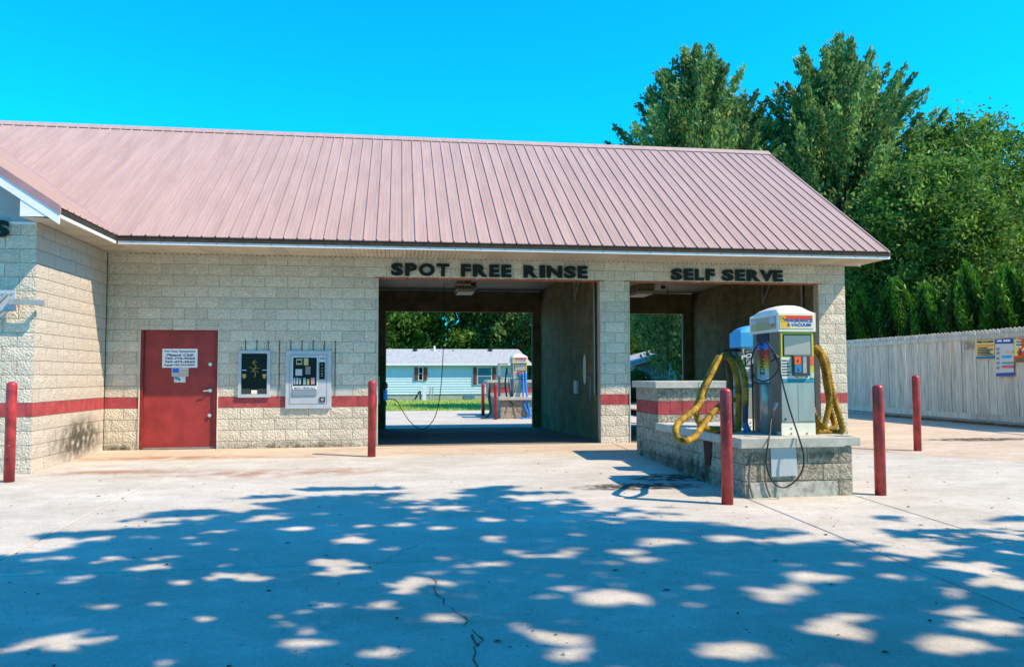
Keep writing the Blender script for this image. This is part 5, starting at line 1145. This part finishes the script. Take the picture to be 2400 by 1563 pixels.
# extension and second home beyond, seen at the right edge of the left bay and through the right bay
H2 = empty('mobile_home', (20, 30, -.2), 'teal sided mobile home with slanting gable, seen through the right bay', 'house')
a = atY(1488, 862, 30); d_ = atY(1620, 822, 30)
ang = 0
b = MB(); zt1, zt2 = atY(1488, 856, 30).z, atY(1640, 812, 30).z; xA, xB = a.x, atY(1640, 822, 30).x
b.prism([(xA, 30, -.2), (xB, 30, -.2), (xB, 30, zt2), (xA, 30, zt1)], (0, 8, 0)); WLb = b.build('wall', M_TEAL, H2)
z = -.1
while z < zt2-.05:
    x0_ = xA if z < zt1-.15 else xA+(z+.15-zt1)/(zt2-zt1)*(xB-xA)
    MB().add([(x0_, 29.97, z), (xB, 29.97, z), (xB, 29.995, z+.17), (x0_, 29.995, z+.17)], [(0, 1, 2, 3)]).build('siding_board', M_TEAL, WLb); z += .17
MB().prism([(xA-.35, 29.6, zt1-.05), (xB, 29.6, zt2+.02), (xB, 29.6, zt2+.16), (xA-.35, 29.6, zt1+.10)], (0, 8.6, 0)).build('roof', M_SHING, H2)
MB().prism([(xA-.35, 29.56, zt1-.06), (xB, 29.56, zt2+.01), (xB, 29.56, zt2+.10), (xA-.35, 29.56, zt1+.03)], (0, .03, 0)).build('rake_board', M_WHITE, H2)
a, c = atY(1583, 880, 29.9), atY(1597, 864, 29.9); F = MB().box((a.x-.06, 29.9, a.z-.06), (c.x+.06, 29.96, c.z+.06)).build('window', M_WHITE, H2); MB().box((a.x, 29.88, a.z), (c.x, 29.898, c.z)).build('pane', M_TEAL, F)
b = MB()
b.bar(atY(1500, 886, 29), atY(1625, 880, 29), .06).build('deck_rail', M_WHITE, H2)
for px_ in (1538, 1572, 1600): MB().bar(atY(px_, 882, 29), atY(px_, 930, 29), .05).build('deck_post', M_WHITE, H2)
# low shrubs by the far house and dark understory plants
for (x, y, z, r, n, lab, lm_) in [(18.6, 29.0, .3, 1.1, 5000, 'dark round shrub in front of the teal mobile home', M_LEAF2), (16.2, 28.0, .2, .8, 3500, 'low shrub at the left corner of the teal mobile home', M_LEAF2), (15.6, 24, .2, .6, 2500, 'bright green shrub beyond the rear vacuum', M_LEAF3)]:
    T = empty('shrub', (x, y, -.2), lab, 'shrub'); P = npr.normal(size=(n, 3)); P /= np.linalg.norm(P, axis=1)[:, None]; P *= (r*(.6+.45*npr.random(n)))[:, None]; P[:, 2] = P[:, 2]*.9+r*.7
    leaf_mesh('foliage', P+np.array([x, y, z-.4]), .14, lm_, T); MB().tube([(x, y, -.25), (x, y, r*.6)], [.05, .02], 5).build('stem', M_BARK, T)

# ================================================================== SHADE TREES (behind and right of the camera, crown over the forecourt)
def shade_crown():
    # holes: gaps between leaf masses, wherever sun reaches the slab in the photograph
    spots = [(1430, 1400, .50), (1900, 1352, .42), (1470, 1292, .34), (760, 1315, .30), (520, 1350, .30), (120, 1505, .42), (890, 1418, .24), (1040, 1448, .28), (1265, 1487, .22), (1360, 1500, .22), (1720, 1525, .40), (1990, 1485, .32), (2230, 1510, .42), (2330, 1470, .38), (2350, 1365, .45), (2280, 1330, .5), (1640, 1375, .18), (1770, 1380, .2), (1040, 1190, .2), (1240, 1209, .16), (1430, 1222, .22), (820, 1265, .4), (800, 1340, .36), (960, 1370, .34), (1010, 1343, .2), (250, 1307, .2), (100, 1307, .2), (1880, 1235, .3), (2020, 1255, .4), (2150, 1290, .5), (1960, 1452, .3), (1560, 1270, .4), (620, 1215, .4), (700, 1238, .35), (1700, 1262, .4), (1230, 1170, .3), (1500, 1310, .25), (160, 1447, .16), (2230, 1382, .2), (1330, 1378, .2), (360, 1328, .3), (1150, 1265, .2)]
    holes = []
    for x, y, r in spots: q = gnd(x, y); holes.append((q.x, q.y, r))
    for k in range(800): holes.append((rnd.uniform(-4, 15), rnd.uniform(-14, -6.0), rnd.uniform(.07, .28)*rnd.choice((.6, 1, 1))))
    bx = np.array([gnd(x, y)[:2] for x, y in ((0, 1290), (120, 1275), (250, 1235), (450, 1195), (600, 1180), (740, 1145), (900, 1150), (1000, 1165), (1130, 1150), (1250, 1150), (1400, 1180), (1550, 1190), (1700, 1210), (1850, 1225), (1950, 1235), (2100, 1215), (2250, 1225), (2400, 1240))])
    def edge(x): return np.interp(x, bx[:, 0], bx[:, 1], left=bx[0, 1]-.3, right=bx[-1, 1])
    HX = np.array(holes); C = []; cl = []
    k = 0
    while len(cl) < 6000:
        gx = rnd.uniform(-5, 16.5); gy = rnd.uniform(-19, -4.8); e = edge(gx)
        m = e-gy
        if m < -.05: continue
        if m < 2.0 and rnd.random() > (.22+.42*m): continue
        h = 8.3+2.6*math.sin(gx*.9+1)*math.cos(gy*.7)+rnd.uniform(-1.8, 1.8)
        P = Vector((gx, gy, zg(gy)))+Vector((.787, -.408, 1))*h
        d = P-Vector(CAM)
        zf = d.dot(AF)
        if zf > .3 and abs(d.dot(AR)/zf) < .69 and d.dot(AU)/zf < .45: continue
        cl.append((P, h, gx, gy))
    for k in range(420):
        gx = rnd.uniform(-4, 14.5); gy = edge(gx)+rnd.uniform(-.2, .95)*rnd.random()
        gx0 = gx; h = rnd.uniform(7, 10)
        for q in range(3): cl.append((Vector((gx+.22*q, gy+.03*q, zg(gy)))+Vector((.787, -.408, 1))*h, h, gx, gy))
    pts = []
    per = 50
    for ii, (P, h, gx, gy) in enumerate(cl):
        r = rnd.uniform(.18, .42) if ii < 6000 else .15; n = per if ii < 6000 else 16; a = npr.normal(size=(n, 3))*r*np.array([.75, .75, .35])
        pts.append(np.array(P)[None]+a)
    P = np.concatenate(pts)
    # where each leaf's shadow lands
    gx = P[:, 0]-.787*P[:, 2]; gy = P[:, 1]+.408*P[:, 2]; zz = .025*gy; gx -= 0; t = P[:, 2]-zz; gx = P[:, 0]-.787*t; gy = P[:, 1]+.408*t
    keep = np.ones(len(P), bool)
    for hx, hy, r in holes:
        wob = (1+.3*np.sin(3*np.arctan2(gy-hy, gx-hx)+hx*7))*(.55+.9*npr.random(len(P)))
        keep &= (((gx-hx)/(r*.66))**2+((gy-hy)/(r*.46))**2 > wob)
    near = np.exp(-((gx-9.2)/1.6)**2)
    m_ = edge(gx)-.6*near+.5-gy
    N_ = np.sin(1.7*gx+6.1*gy)+np.sin(-2.9*gx+8.3*gy+1)+np.sin(4.3*gx-3.7*gy+2)+.8*np.sin(.8*gx+13*gy)+.5*npr.normal(size=len(P))
    keep &= N_ < -2.2+5.2*m_/1.7
    keep &= gy < edge(gx)-.75*near+(1-near)*.25+.10+.32*np.sin(gx*2.7+.6)*np.sin(gx*1.1)+.22*np.sin(gx*7)+.5*npr.random(len(P))**2
    D_ = P-np.array(CAM); zf = D_@np.array(AF); uu = D_@np.array(AU)/zf; rr_ = np.abs(D_@np.array(AR)/zf)
    keep &= ~((zf > .2) & (rr_ < .69) & (uu < .45))
    return P[keep]
PL = shade_crown()
cxs = ((17.5, -21.5, 'large shade tree behind the camera on the right, shading the forecourt'), (8.0, -25.0, 'large shade tree behind the camera, casting dappled shade on the forecourt'))
which = ((PL[:, 0]-17.5)**2+(PL[:, 1]+17)**2 > (PL[:, 0]-7.5)**2+(PL[:, 1]+20)**2)
for i, (x, y, lab) in enumerate(cxs):
    T = empty('shade_tree', (x, y, zg(y)), lab, 'tree', 'shade trees behind the camera'); Pp = PL[which == bool(i)]
    leaf_mesh('crown', Pp, .19, M_LEAF2, T, aspect=.62)
    b = MB(); base = Vector((x, y, zg(y)-.3)); fork = base+Vector((-.3, .4, 4.4)); b.tube([base, fork], [.38, .30], 10)
    for k in range(14):
        tgt = Vector(Pp[rnd.randrange(len(Pp))]); dd = tgt-fork
        mid = fork+dd*.5+Vector((0, 0, -.6)); 
        ok = True
        for q in (mid, tgt):
            d = q-Vector(CAM); zf = d.dot(AF)
            if zf > .3 and abs(d.dot(AR)/zf) < .8 and d.dot(AU)/zf < .55: ok = False
        if ok: b.tube(bezier([fork, mid, tgt], 5), [.15, .13, .11, .09, .08, .07, .06, .05, .04, .03, .02], 6)
    b.build('trunk', M_BARK, T, smooth=True)
